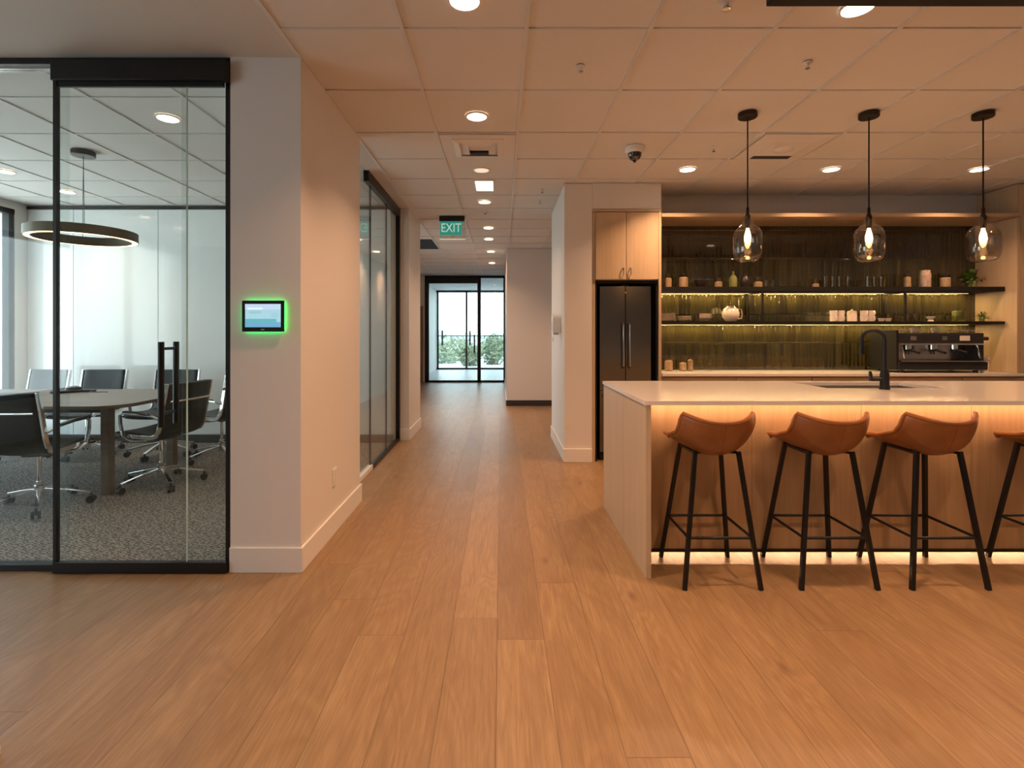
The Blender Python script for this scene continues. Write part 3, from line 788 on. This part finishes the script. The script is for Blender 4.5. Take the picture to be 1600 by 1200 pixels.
# island top with sink cut-out
sx0, sx1, sy0, sy1 = 2.12, 2.88, 3.33, 3.71
tb = boxes([(IX0-.008, sx0, 2.70, 3.83, .918, .940), (sx1, IX1+.01, 2.70, 3.83, .918, .940), (sx0, sx1, 2.70, sy0, .918, .940), (sx0, sx1, sy1, 3.83, .918, .940)])
bmesh.ops.remove_doubles(tb, verts=tb.verts, dist=1e-5)
inner = [f for f in tb.faces if abs(f.normal.x) > .9 and (abs(f.calc_center_median().x-sx0) < 1e-4 or abs(f.calc_center_median().x-sx1) < 1e-4) and not (sy0 < f.calc_center_median().y < sy1)]
tag(obj('island_countertop', tb, 'quartz'), 'pale stone island top with undermount sink cut-out', 'countertop')
t = thing('kitchen_sink', 'undermount steel sink set into the island top', 'sink', ((sx0+sx1)/2, (sy0+sy1)/2, .70))
hx, hy = (sx1-sx0)/2+.005, (sy1-sy0)/2+.005
obj('basin', boxes([(-hx-.004, -hx, -hy, hy, 0, .217), (hx, hx+.004, -hy, hy, 0, .217), (-hx, hx, -hy-.004, -hy, 0, .217), (-hx, hx, hy, hy+.004, 0, .217), (-hx, hx, -hy, hy, -.004, 0)]), mat('sink_steel', (.38, .37, .36), .38, .8), t)
b = bm_new(); cyl(b, (0, 0, .0), .045, .004, 20); obj('drain', b, 'chrome', t, smooth=True)

t = thing('kitchen_faucet', 'matt black gooseneck tap standing in front of the sink', 'faucet', (2.445, 3.265, .940))
b = bm_new(); lathe(b, [(0, 0), (.030, 0), (.030, .006), (.026, .012), (.026, .10), (.021, .12), (.019, .13), (0, .13)], 24); obj('body', b, 'black', t, smooth=True)
b = bm_new(); dx, dy = -.80, .6; R = .060
pts = [(0, 0, .12), (0, 0, .315)] + [(dx*R*(1-math.cos(a)), dy*R*(1-math.cos(a)), .315+R*math.sin(a)) for a in [k*PI/14 for k in range(1, 14)]] + [(dx*2*R, dy*2*R, .29), (dx*2*R, dy*2*R, .26)]
tube(b, pts, .0125, 14); obj('spout', b, 'black', t, smooth=True)
b = bm_new(); tube(b, [(dx*2*R, dy*2*R, .265), (dx*2*R, dy*2*R, .222)], [.016, .017], 14); obj('spray_head', b, 'black', t, smooth=True)
b = bm_new(); tube(b, [(-.02, 0, .065), (-.085, 0, .065)], .014, 12); tube(b, [(-.085, 0, .055), (-.092, 0, .115)], [.014, .008], 12); obj('lever', b, 'black', t, smooth=True)

# ---- pendants
def pendant(label, x, y=3.50):
    t = thing('pendant_lamp', label, 'pendant lamp', (x, y, CH), group='glass pendants over the island')
    b = bm_new(); lathe(b, [(0, 0), (.062, 0), (.062, -.028), (.058, -.032), (0, -.032)], 32); obj('canopy', b, 'bronze', t, smooth=True)
    b = bm_new(); tube(b, [(0, 0, -.03), (0, 0, -.66)], .0045, 8); obj('cord', b, 'blackmatt', t, smooth=True)
    b = bm_new(); lathe(b, [(0, -.645), (.009, -.645), (.010, -.685), (.017, -.70), (.019, -.765), (.014, -.785), (0, -.785)], 20); obj('socket', b, 'bronze', t, smooth=True)
    prof = [(.030, -.705), (.031, -.745), (.036, -.757), (.055, -.772), (.075, -.793), (.088, -.818), (.094, -.85), (.094, -.92), (.092, -.955), (.083, -.985), (.068, -1.005), (.050, -1.014), (0, -1.016)]
    b = bm_new(); lathe(b, prof, 48); inner = [(max(r-.0028, 0), z+(.0025 if r < .05 and z < -1 else 0)) for r, z in prof]; inner[-1] = (0, -1.012); inner[-2] = (.050, -1.0105)
    lathe(b, inner, 48); obj('glass_shade', b, 'shade', t, smooth=True)
    b = bm_new(); lathe(b, [(0, -.785), (.009, -.787), (.011, -.80), (.019, -.83), (.022, -.855), (.018, -.878), (.007, -.893), (0, -.896)], 20); obj('bulb', b, 'bulb', t, smooth=True)
    return t
p0 = pendant('leftmost glass pendant lamp hanging over the island', 1.685)
dup(p0, (2.514, 3.50, CH), label='middle glass pendant lamp, above the tap')
dup(p0, (3.295, 3.50, CH), label='rightmost glass pendant lamp, in front of the shelf end')

# ---- bar stools
def interp(tab, t):
    for (t0, v0), (t1, v1) in zip(tab, tab[1:]):
        if t <= t1:
            k = (t-t0)/(t1-t0) if t1 > t0 else 0; k = k*k*(3-2*k)*.4+k*.6
            return tuple(a+(b-a)*k for a, b in zip(v0, v1))
    return tab[-1][1]
def make_stool(label):
    t = thing('bar_stool', label, 'bar stool', group='tan leather bar stools at the island')
    # profile: v -> (y, z, half width, side lift, side forward)
    tab = [(0, (.215, .690, .150, .006, -.03)), (.06, (.213, .708, .165, .012, -.03)), (.2, (.15, .700, .190, .028, .0)), (.45, (.02, .676, .205, .068, 0)),
           (.62, (-.10, .668, .203, .110, .02)), (.76, (-.168, .700, .200, .118, .055)), (.88, (-.203, .770, .198, .078, .08)), (1, (-.225, .845, .188, .036, .09))]
    def f(u, v):
        y, z, hw, lift, fw = interp(tab, v); s = (u-.5)*2; a = abs(s)
        return Vector((s*hw*(1-.05*a*a), y+fw*a**2.6, z+lift*a**2.2))
    b = bm_new(); grid_surf(b, f, 20, 26)
    obj('seat_shell', b, 'tan', t, smooth=True, solid=.024, sub=1)
    b = bm_new(); rim = [f(0, k/24) for k in range(25)] + [f(k/16, 1) for k in range(1, 17)] + [f(1, 1-k/24) for k in range(1, 25)]
    tube(b, [p+Vector((0, -.0, .001)) for p in rim], .0125, 8); obj('rim_piping', b, 'tan', t, smooth=True)
    b = bm_new(); tube(b, [f(.5, .62+.36*k/12)+Vector((0, -.0125, -.004 if k < 4 else 0)) for k in range(13)], .0018, 6); obj('seam', b, mat('tan_thread', (.25, .08, .025), .6), t, smooth=True)
    tops = {}
    for sx in (-1, 1):
        for sy in (-1, 1):
            p0_ = Vector((sx*.112, -.01+sy*.110, .684)); p1 = Vector((sx*.193, sy*.193, 0))
            b = bm_new(); tube(b, [p0_, p1], 0, sq=(.0105, .0105, (0, 1, 0))); obj('leg', b, 'black', t, bevel=.002); tops[sx, sy] = (p0_, p1)
    obj('under_frame', boxes([(-.11, .11, -.10, -.085, .668, .680), (-.11, .11, .080, .095, .668, .680), (-.118, -.103, -.11, .09, .668, .680), (.103, .118, -.11, .09, .668, .680)]), 'black', t)
    def at(sx, sy, z): a, c = tops[sx, sy]; return c+(a-c)*(z/.69)
    for (a, c) in (((-1, -1), (1, -1)), ((1, -1), (1, 1)), ((1, 1), (-1, 1)), ((-1, 1), (-1, -1))):
        b = bm_new(); tube(b, [at(*a, .255), at(*c, .255)], .0075, 10); obj('footrest_bar', b, 'black', t, smooth=True)
    return t
s0 = make_stool('leftmost tan leather bar stool, next to the island end panel')
s0.location = (1.12, 2.78, 0)
dup(s0, (1.71, 2.78, 0), 0, 'second tan leather bar stool from the island end panel')
dup(s0, (2.27, 2.78, 0), 0, 'third tan leather bar stool from the island end panel, in front of the tap')
dup(s0, (3.02, 2.78, 0), 0, 'tan leather bar stool cut off by the right edge of the picture')

# ---- coffee machine
t = thing('espresso_machine', 'large black and steel two-group espresso machine on the back counter', 'coffee machine', (4.44, 5.33, .895))
obj('base', B(-.44, .46, -.18, .2, .03, .11), 'plastic', t, bevel=.008)
ft = bm_new()
for x in (-.38, .38):
    for y in (-.13, .16): cyl(ft, (x, y, 0), .022, .032, 14)
obj('foot', ft, 'plastic', t, smooth=True)
obj('drip_tray', B(-.42, .42, -.19, .02, .112, .124), 'steel2', t, bevel=.003)
obj('back_panel', B(-.43, .44, .06, .2, .11, .32), 'steel2', t)
obj('side_cheek', B(-.455, -.43, -.17, .21, .03, .43), 'blackmatt', t, bevel=.006)
obj('side_cheek', B(.44, .465, -.13, .2, .03, .40), 'plastic', t, bevel=.006)
obj('head', B(-.43, .45, -.15, .2, .29, .405), 'plastic', t, bevel=.012)
obj('head_trim', B(-.42, .44, -.158, -.148, .283, .297), 'chrome', t, bevel=.001)
obj('cup_rail', boxes([(-.42, .44, -.14, -.135, .425, .432), (-.42, .44, .185, .19, .425, .432), (-.42, -.415, -.14, .19, .425, .432), (.435, .44, -.14, .19, .425, .432)] + [(-.41+.1*k, -.405+.1*k, -.14, -.135, .405, .426) for k in range(9)]), 'chrome', t)
obj('display', boxes([(-.30, -.24, -.153, -.149, .33, .37), (.02, .07, -.153, -.149, .33, .37)]), 'steel2', t)
obj('label_plate', B(.20, .30, -.154, -.149, .325, .375), 'ceramic', t)
for x in (-.28, -.02, .2):
    g = bm_new(); cyl(g, (x, -.08, .235), .038, .055, 20); o = obj('group_head', g, 'chrome', t, smooth=True)
    h = bm_new(); tube(h, [(x, -.09, .235), (x, -.15, .225), (x, -.235, .205)], [.010, .012, .014], 10); cyl(h, (x, -.08, .215), .034, .02, 18); tube(h, [(x-.012, -.08, .215), (x-.014, -.085, .185)], .006, 8); tube(h, [(x+.012, -.08, .215), (x+.014, -.085, .185)], .006, 8)
    obj('portafilter', h, 'plastic', o, smooth=True)
for x in (-.40, .36):
    h = bm_new(); tube(h, [(x, -.13, .30), (x, -.17, .27), (x+.02, -.175, .15)], .006, 8); obj('steam_wand', h, 'chrome', t, smooth=True)
k_ = bm_new(); tube(k_, [(.45, -.12, .345), (.50, -.13, .345)], .02, 14); obj('steam_knob', k_, 'plastic', t, smooth=True)

def lath(name, prof, m, label, cat, loc, group=None, n=24, parts=()):
    t = thing(name, label, cat, loc, group=group)
    b = bm_new(); lathe(b, prof, n); obj('body', b, m, t, smooth=True)
    for pn, bm_, mm in parts: obj(pn, bm_, mm, t, smooth=True)
    return t
def L(prof, n=20):
    b = bm_new(); lathe(b, prof, n); return b
def T(pts, r, n=8):
    b = bm_new(); tube(b, pts, r, n); return b
def cup_prof(r, h, r0=None):
    r0 = r0 or r*.8
    return [(0, 0), (r0, 0), (r, h), (r-.003, h), (r0-.003, .004), (0, .004)]
def loop(x, z0, z1, d=.02, y=0): return [(x, y, z0), (x+d, y, z0+.004), (x+d*1.2, y, (z0+z1)/2), (x+d, y, z1-.004), (x, y, z1)]

# cups on the machine and counter
for i, (x, lb) in enumerate(((-.12, 'left of the two cups'), (.10, 'right of the two cups'))):
    lath('coffee_cup', cup_prof(.035, .05, .024), 'ceramic', f'small cup on top of the espresso machine, {lb}', 'cup', (4.44+x, 5.36, 1.301), 'cups on the espresso machine', parts=[('handle', T(loop(.033, .012, .042), .004), 'ceramic')])
def canister(x, lb):
    t = thing('paper_cup_stack', lb, 'cup stack', (x, 5.30, .895), group='paper cup stacks')
    b = bm_new(); lathe(b, [(0, 0), (.030, 0)]+[(.030+.008*((k % 2))+.0006*k, .02+.012*k) for k in range(10)]+[(.040, .16), (0, .16)], 24)
    obj('cups', b, 'paper', t, smooth=True)
canister(5.00, 'stack of paper cups right of the espresso machine')

# ---- upper shelf contents (z 1.7725)
UZ = 1.7725; LZ = 1.418
def jar(x, r, h, fill, label, lid=True, m='jarglass', y=5.42, z=UZ, name='storage_jar', g='glass jars on the upper shelf', pitcher=False):
    t = thing(name, label, 'jar' if not pitcher else 'pitcher', (x, y, z), group=g)
    b = bm_new(); lathe(b, [(0, .001), (r*.95, .001), (r, .008), (r, h*.82), (r*.85, h*.9), (r*.85, h), (r*.80, h), (r*.80, h*.9), (r*.95, h*.80), (r*.95, .008), (0, .006)], 24)
    obj('glass', b, m, t, smooth=True)
    if fill: obj('contents', L([(0, .009), (r*.93, .009), (r*.93, h*fill), (r*.5, h*fill+.008), (0, h*fill+.01)]), 'nuts', t, smooth=True)
    if lid: obj('lid', L([(0, h), (r*.9, h), (r*.9, h+.012), (r*.3, h+.016), (r*.2, h+.03), (0, h+.03)]), 'bronze', t, smooth=True)
    if pitcher: obj('handle', T(loop(r, h*.3, h*.9, .035), .005), m, t, smooth=True)
    return t
jar(1.77, .036, .155, .65, 'glass pitcher of pale grains, leftmost on the upper shelf', False, pitcher=True, name='glass_pitcher')
jar(1.93, .050, .13, .85, 'wide jar of pale grains beside the leftmost pitcher')
jar(2.30, .042, .115, .55, 'short glass jar left of the green bottle on the upper shelf', False)
lath('dark_bowl', [(0, 0), (.03, 0), (.055, .05), (.06, .085), (.055, .085), (.028, .006), (0, .006)], 'darkcer', 'dark bowl between two glass jars at left of the upper shelf', 'bowl', (2.11, 5.42, UZ))
lath('green_bottle', [(0, 0), (.04, 0), (.042, .1), (.03, .125), (.014, .14), (.013, .18), (0, .18)], 'green', 'green bottle on the upper shelf left of the dark vase', 'bottle', (2.46, 5.43, UZ))
lath('dark_vase', [(0, 0), (.035, 0), (.05, .05), (.045, .1), (.025, .13), (.028, .155), (.022, .155), (.02, .13), (0, .128)], 'darkcer', 'black vase on the upper shelf above the left bracket', 'vase', (2.58, 5.42, UZ))
jar(2.72, .045, .12, .5, 'glass jar right of the black vase on the upper shelf', False)
gl = [(2.80, .03), (2.87, .028), (3.42, .03), (3.50, .032), (3.57, .03), (3.66, .028), (3.87, .03), (3.94, .03), (4.01, .028)]
gn = ['first glass right of the jar over the left bracket', 'second glass right of the jar over the left bracket', 'leftmost glass of the middle group of four', 'second glass of the middle group of four', 'third glass of the middle group of four', 'fourth glass of the middle group of four', 'leftmost glass of the three before the right bracket', 'middle glass of the three before the right bracket', 'rightmost glass of the three before the right bracket']
for (x, r), lb in zip(gl, gn):
    h = .085 if x < 3 else .12
    tag(obj('drinking_glass', L([(0, .0), (r*.85, .0), (r, h), (r-.002, h), (r*.85-.002, .005), (0, .005)]), 'jarglass', loc=(x, 5.40, UZ), smooth=True), 'clear '+lb+' on the upper shelf', 'glass', 'drinking glasses on the upper shelf')
jar(3.33, .035, .10, .4, 'squat jar left of the middle group of glasses', False)
jar(4.30, .034, .16, .7, 'narrow jar of dried pasta right of the right bracket', True)
lath('tall_canister', [(0, 0), (.05, 0), (.052, .005), (.052, .15), (.046, .155), (.046, .185), (0, .19)], speckle_mat('pale_stone', (.35, .25, .2), (.6, .47, .38), 40), 'tall pale speckled canister on the upper shelf', 'canister', (4.47, 5.40, UZ))
jar(4.70, .050, .12, .9, 'wide jar of pale grains near the right end of the upper shelf')

def plant(x, y, z, label, pot='green', s=1.0, n=60):
    t = thing('potted_plant', label, 'plant', (x, y, z), group='shelf plants')
    b = bm_new(); lathe(b, [(0, 0), (.035*s, 0), (.045*s, .06*s), (.04*s, .06*s), (.033*s, .05*s), (0, .05*s)], 20); obj('pot', b, pot, t, smooth=True)
    lf = bm_new()
    for _ in range(n):
        a = random.uniform(0, 2*PI); ln = random.uniform(.05, .13)*s; el = random.uniform(.1, 1.3)
        p = Vector((0, 0, .05*s)); d = Vector((math.cos(a)*math.cos(el), math.sin(a)*math.cos(el)*.6, math.sin(el))); sd = Vector((-math.sin(a), math.cos(a), 0))*.014*s
        q = p+d*ln; r_ = q+Vector((d.x, d.y, d.z-.7))*ln*.35
        v = [lf.verts.new(p+d*ln*.4), lf.verts.new(q-sd), lf.verts.new(r_), lf.verts.new(q+sd)]
        lf.faces.new((v[0], v[1], v[3])); lf.faces.new((v[1], v[2], v[3]))
    obj('leaves', lf, 'leaf', t)
plant(4.96, 5.40, UZ, 'leafy green plant at the right end of the upper shelf', s=1.15, n=110)
plant(5.05, 5.38, LZ, 'small leafy plant at the right end of the lower shelf', s=.62, n=60)
lath('green_canister', [(0, 0), (.055, 0), (.055, .11), (.05, .115), (0, .115)], 'green', 'pale green canister beside the small plant on the lower shelf', 'canister', (4.87, 5.45, LZ))

# ---- lower shelf contents
for k, (x, n_, r, lb) in enumerate(((1.745, 6, .10, 'stack of pale plates at the left end of the lower shelf'), (1.93, 4, .075, 'stack of small pale dishes behind the dark cup'), (2.14, 4, .08, 'nested pale bowls right of the dark cup'))):
    for i in range(n_):
        z = LZ+.0005+i*.0135
        pr = [(0, 0), (r*.5, 0), (r, .012 if k < 2 else .04), (r-.003, .013 if k < 2 else .041), (r*.48, .004), (0, .004)]
        tag(obj('plate' if k < 2 else 'bowl', L(pr, 28), 'ceramic', loc=(x, 5.40, z), smooth=True), f"{['bottom','second','third','fourth','top'][i] if i < n_-1 else 'topmost'} dish in the {lb}", 'plate' if k < 2 else 'bowl', lb)
lath('dark_cup', cup_prof(.035, .08, .026), 'darkcer', 'dark brown cup among the pale dishes on the lower shelf', 'cup', (2.015, 5.29, LZ))
t = lath('ceramic_jug', [(0, 0), (.05, 0), (.085, .05), (.088, .09), (.07, .135), (.04, .155), (.038, .165), (.034, .165), (.034, .15), (0, .14)], 'ceramic', 'round white ceramic jug on the lower shelf left of the bracket', 'jug', (2.42, 5.40, LZ), parts=[('handle', T(loop(.08, .03, .13, .035), .008), 'ceramic')])
for i, (x, wd, lb) in enumerate(((3.53, .07, 'leftmost white mug stack on the lower shelf, behind the middle pendant'), (3.70, .045, 'narrow white lidded jar between two mug stacks'), (3.85, .07, 'right white mug stack on the lower shelf beside the bracket'))):
    if i == 1:
        lath('lidded_jar', [(0, 0), (wd, 0), (wd, .10), (wd*.9, .11), (.008, .118), (.012, .13), (0, .135)], 'ceramic', lb, 'jar', (x, 5.40, LZ))
    else:
        for q in range(2):
            for e in (-1, 1):
                nm = f"{'lower' if q == 0 else 'upper'} {'left' if e < 0 else 'right'} white mug of the {'left' if i == 0 else 'right'} mug stack on the lower shelf"
                lath('mug', cup_prof(.036, .057, .033), 'ceramic', nm, 'mug', (x+e*.0375, 5.38, LZ+.0005+q*.058), 'white mugs stacked on the lower shelf', parts=[('handle', T([(0, -.034, .012), (0, -.056, .016), (0, -.060, .03), (0, -.054, .044), (0, -.035, .048)], .004), 'ceramic')])
for x, lb in ((3.98, 'leftmost low cup beside the right bracket'), (4.05, 'low cup touching the right bracket')):
    lath('low_cup', cup_prof(.033, .035, .022), 'ceramic', lb+' on the lower shelf', 'cup', (x, 5.36, LZ), 'low cups')
for x, lb in ((4.10, 'left'), (4.29, 'middle'), (4.38, 'right')):
    tag(obj('drinking_glass', L([(0, 0), (.024, 0), (.028, .08), (.026, .08), (.022, .005), (0, .005)]), 'jarglass', loc=(x, 5.42, LZ), smooth=True), f'{lb} of three small glasses on the lower shelf near the right bracket', 'glass', 'drinking glasses on the lower shelf')
lath('footed_dish', [(0, 0), (.03, 0), (.02, .02), (.045, .05), (.042, .052), (0, .03)], 'ceramic', 'small footed pale dish on the lower shelf above the coffee machine', 'dish', (4.53, 5.40, LZ))
for x, lb in ((4.63, 'left'), (4.72, 'middle'), (4.80, 'right')):
    tag(obj('small_tumbler', L([(0, 0), (.022, 0), (.026, .065), (.024, .065), (.02, .005), (0, .005)]), 'jarglass', loc=(x, 5.42, LZ), smooth=True), f'{lb} of three amber tumblers left of the green canister', 'glass', 'amber tumblers')
# counter, left end
for (x, r, h, lb) in ((1.78, .045, .13, 'pale glass utensil jar at the left end of the back counter'), (1.93, .04, .10, 'squat glass jar second from left on the back counter'), (2.01, .03, .14, 'slim glass carafe third from left on the back counter')):
    jar(x, r, h, .8, lb, False, y=5.44, z=.895, g='glassware on the back counter')
tag(obj('wine_glass', L([(0, 0), (.03, 0), (.004, .005), (.004, .06), (.028, .085), (.03, .12), (.028, .12), (.025, .088), (0, .066)]), 'jarglass', loc=(2.22, 5.44, .895), smooth=True), 'stemmed glass standing alone on the back counter', 'glass')

# ================================================================== MEETING ROOM
t = thing('conference_table', 'dark wood conference table with rounded corners', 'table', (-4.10, 4.50, 0))
pts = []
hx, hy, r = 1.17, .60, .22
for cx, cy, a0 in ((hx-r, hy-r, 0), (-hx+r, hy-r, PI/2), (-hx+r, -hy+r, PI), (hx-r, -hy+r, 1.5*PI)):
    for k in range(9): a = a0+k*PI/16; pts.append((cx+r*math.cos(a), cy+r*math.sin(a)))
obj('tabletop', prism(bm_new(), pts, .712, .74), 'table', t, bevel=.004)
obj('apron', boxes([(-.95, .95, -.40, -.37, .66, .711), (-.95, .95, .37, .40, .66, .711)]), 'black', t)
for x in (-.93, .95):
    for y in (-.40, .40):
        b = bm_new(); tube(b, [(x, y, .006), (x, y, .711)], 0, sq=(.034, .034, (1, 0, 0))); obj('leg', b, 'table', t, bevel=.004)
t = thing('conference_phone', 'black conference phone lying on the meeting table', 'phone', (-4.05, 4.85, .7405))
b = bm_new(); prof = []
pts = [((.07+.09*max(0, math.cos(1.5*a))**2)*math.cos(a)*1.3, (.07+.06*max(0, math.cos(1.5*a))**2)*math.sin(a)*1.2) for a in [2*PI*k/36 for k in range(36)]]
prism(b, pts, 0, .022); obj('body', b, 'plastic', t, bevel=.008)
b = bm_new(); lathe(b, [(.07, .02), (.06, .045), (.03, .055), (0, .056)], 24); obj('speaker_dome', b, 'plastic', t, smooth=True)
b = bm_new(); tube(b, [(.15, 0, .006), (.22, -.05, .004), (.32, -.03, .004), (.36, -.05, .004)], .004, 6); obj('cable', b, 'plastic', t, smooth=True)

def make_chair(label):
    t = thing('office_chair', label, 'office chair', group='black leather chairs around the meeting table')
    prof = [(.245, .432), (.235, .455), (.20, .468), (.10, .462), (-.05, .450), (-.15, .448), (-.195, .462), (-.222, .50), (-.238, .56), (-.255, .65), (-.275, .76), (-.295, .86), (-.300, .885)]
    def pr(v):
        x = v*(len(prof)-1); i = min(int(x), len(prof)-2); k = x-i
        return prof[i][0]*(1-k)+prof[i+1][0]*k, prof[i][1]*(1-k)+prof[i+1][1]*k
    def f(u, v):
        y, z = pr(v); s = (u-.5)*2
        return Vector((s*.222, y+(-.012*(1-s*s) if v > .6 else 0), z-(.012*(1-s*s) if v < .5 else 0)))
    b = bm_new(); grid_surf(b, f, 10, 36); obj('seat_sling', b, 'blk_leather', t, smooth=True, solid=.042, sub=1)
    b = bm_new(); tube(b, [Vector((x_*.21, -.318+.012*(x_*x_), .74)) for x_ in (-1, -.5, 0, .5, 1)], .011, 10); obj('back_brace', b, 'chrome', t, smooth=True)
    for s in (-1, 1):
        b = bm_new(); tube(b, [Vector((s*.232, *pr(k/30))) for k in range(1, 31)], 0, sq=(.008, .016, (1, 0, 0))); obj('side_rail', b, 'chrome', t, bevel=.002)
        b = bm_new(); x_ = s*.268
        tube(b, [(s*.24, -.235, .60), (x_, -.20, .628), (x_, -.05, .645), (x_, .07, .648), (x_, .105, .63), (x_, .10, .56), (x_, .075, .46), (s*.25, .03, .425), (s*.15, -.03, .41)], 0, sq=(.013, .006, (1, 0, 0)))
        ob = obj('armrest', b, 'chrome', t, bevel=.002)
        b = bm_new(); tube(b, [(x_, -.16, .640), (x_, -.05, .657), (x_, .07, .660)], 0, sq=(.017, .006, (1, 0, 0))); obj('arm_pad', b, 'plastic', ob, bevel=.003)
    b = bm_new(); cyl(b, (0, -.02, .385), .03, .035, 16); box(b, -.16, .16, -.06, .02, .408, .425); box(b, -.04, .04, -.12, .12, .40, .42); tube(b, [(.03, .02, .40), (.2, .03, .395)], .006, 8)
    obj('tilt_mechanism', b, 'plastic', t)
    b = bm_new(); lathe(b, [(0, .075), (.03, .075), (.033, .10), (.03, .17), (.024, .175), (.024, .20), (.015, .2), (.015, .39), (0, .39)], 20, (0, -.02, 0)); obj('gas_column', b, 'chrome', t, smooth=True)
    for k in range(5):
        a = 2*PI*k/5+.35; c, s_ = math.cos(a), math.sin(a)
        b = bm_new(); tube(b, [(c*.02, -.02+s_*.02, .135), (c*.15, -.02+s_*.15, .115), (c*.31, -.02+s_*.31, .080)], 0, sq=(.013, .010, (-s_, c, 0)))
        o = obj('base_spoke', b, 'chrome', t, bevel=.002)
        b = bm_new(); tx, ty = -s_, c; px_, py_ = c*.315, -.02+s_*.315
        for q in (-1, 1): tube(b, [(px_+tx*q*.008, py_+ty*q*.008, .034), (px_+tx*q*.026, py_+ty*q*.026, .034)], .028, 14)
        tube(b, [(px_, py_, .034), (px_, py_, .08)], .009, 8)
        obj('caster', b, 'plastic', o, smooth=True)
    return t
c0 = make_chair('nearest black leather office chair, turned away at the left edge')
c0.location = (-3.41, 3.80, .006); c0.rotation_euler = (0, 0, math.radians(1))
dup(c0, (-2.91, 4.36, .006), math.radians(79), 'black office chair at the near right end of the table, behind the door handles')
dup(c0, (-2.88, 5.25, .006), math.radians(75), 'black office chair half hidden by the right post of the glass front')
dup(c0, (-5.03, 5.40, .006), math.radians(176), 'leftmost black chair on the far side of the table')
dup(c0, (-4.38, 5.40, .006), math.radians(184), 'middle black chair on the far side of the table')
dup(c0, (-3.58, 5.40, .006), math.radians(182), 'right black chair on the far side of the table')

# ring pendant
t = thing('ring_pendant_light', 'large dark ring light hanging over the meeting table', 'ring light', (-3.46, 4.24, CH))
b = bm_new(); lathe(b, [(0, 0), (.085, 0), (.085, -.035), (.08, -.04), (0, -.04)], 32); obj('canopy', b, 'bronze', t, smooth=True)
R = .375; zt, zb = -.655, -.73
b = bm_new(); lathe(b, [(R, zt), (R, zb), (R-.006, zb), (R-.006, zb+.008), (R-.044, zb+.008), (R-.044, zb), (R-.05, zb), (R-.05, zt), (R, zt)], 96); obj('ring_body', b, mat('ring_bronze', (.12, .095, .06), .45, .5), t, smooth=True)
b = bm_new(); lathe(b, [(R-.006, zb+.008), (R-.006, zb+.001), (R-.044, zb+.001), (R-.044, zb+.008)], 96); obj('light_strip', b, 'ring', t, smooth=True)
for a in (-.87, 2.27):
    b = bm_new(); tube(b, [(0, 0, -.04), (.03*math.cos(a), .03*math.sin(a), -.12), ((R-.025)*math.cos(a), (R-.025)*math.sin(a), zt)] if a != -1.62 else [], .0022 if a != -1.62 else .003, 6); obj('suspension_wire', b, 'black', t, smooth=True)

# shoe at the bottom left corner
t = thing('shoe', 'toe of a dark maroon shoe at the bottom left corner', 'shoe', (-1.535, 1.56, 0), math.radians(-70))
def shoe(u, v):
    y = -.27+.27*v; wd = .045*(.75+.25*math.sin(v*PI))*min(1, ((1-v)*6)**.5 if v > .83 else 1); hgt = .11-.06*v if v < .8 else .062*(max(0, (1-v)/.2))**.5+.004
    a = PI*u; return Vector((math.cos(a)*wd, y, .022+hgt*math.sin(a)**.7*.8))
b = bm_new(); grid_surf(b, shoe, 14, 24); obj('upper', b, mat('maroon_suede', (.06, .012, .012), .7), t, smooth=True, solid=.003)
sp2 = [(.047*math.cos(a)*(1.0), -.05+.055*math.sin(a)) for a in [k*PI/12 for k in range(13)]] + [(-.04, -.27), (.04, -.27)]
obj('sole', prism(bm_new(), sp2, 0, .028), mat('shoe_sole', (.5, .45, .38), .6), t, bevel=.005)

scn.frame_set(1)
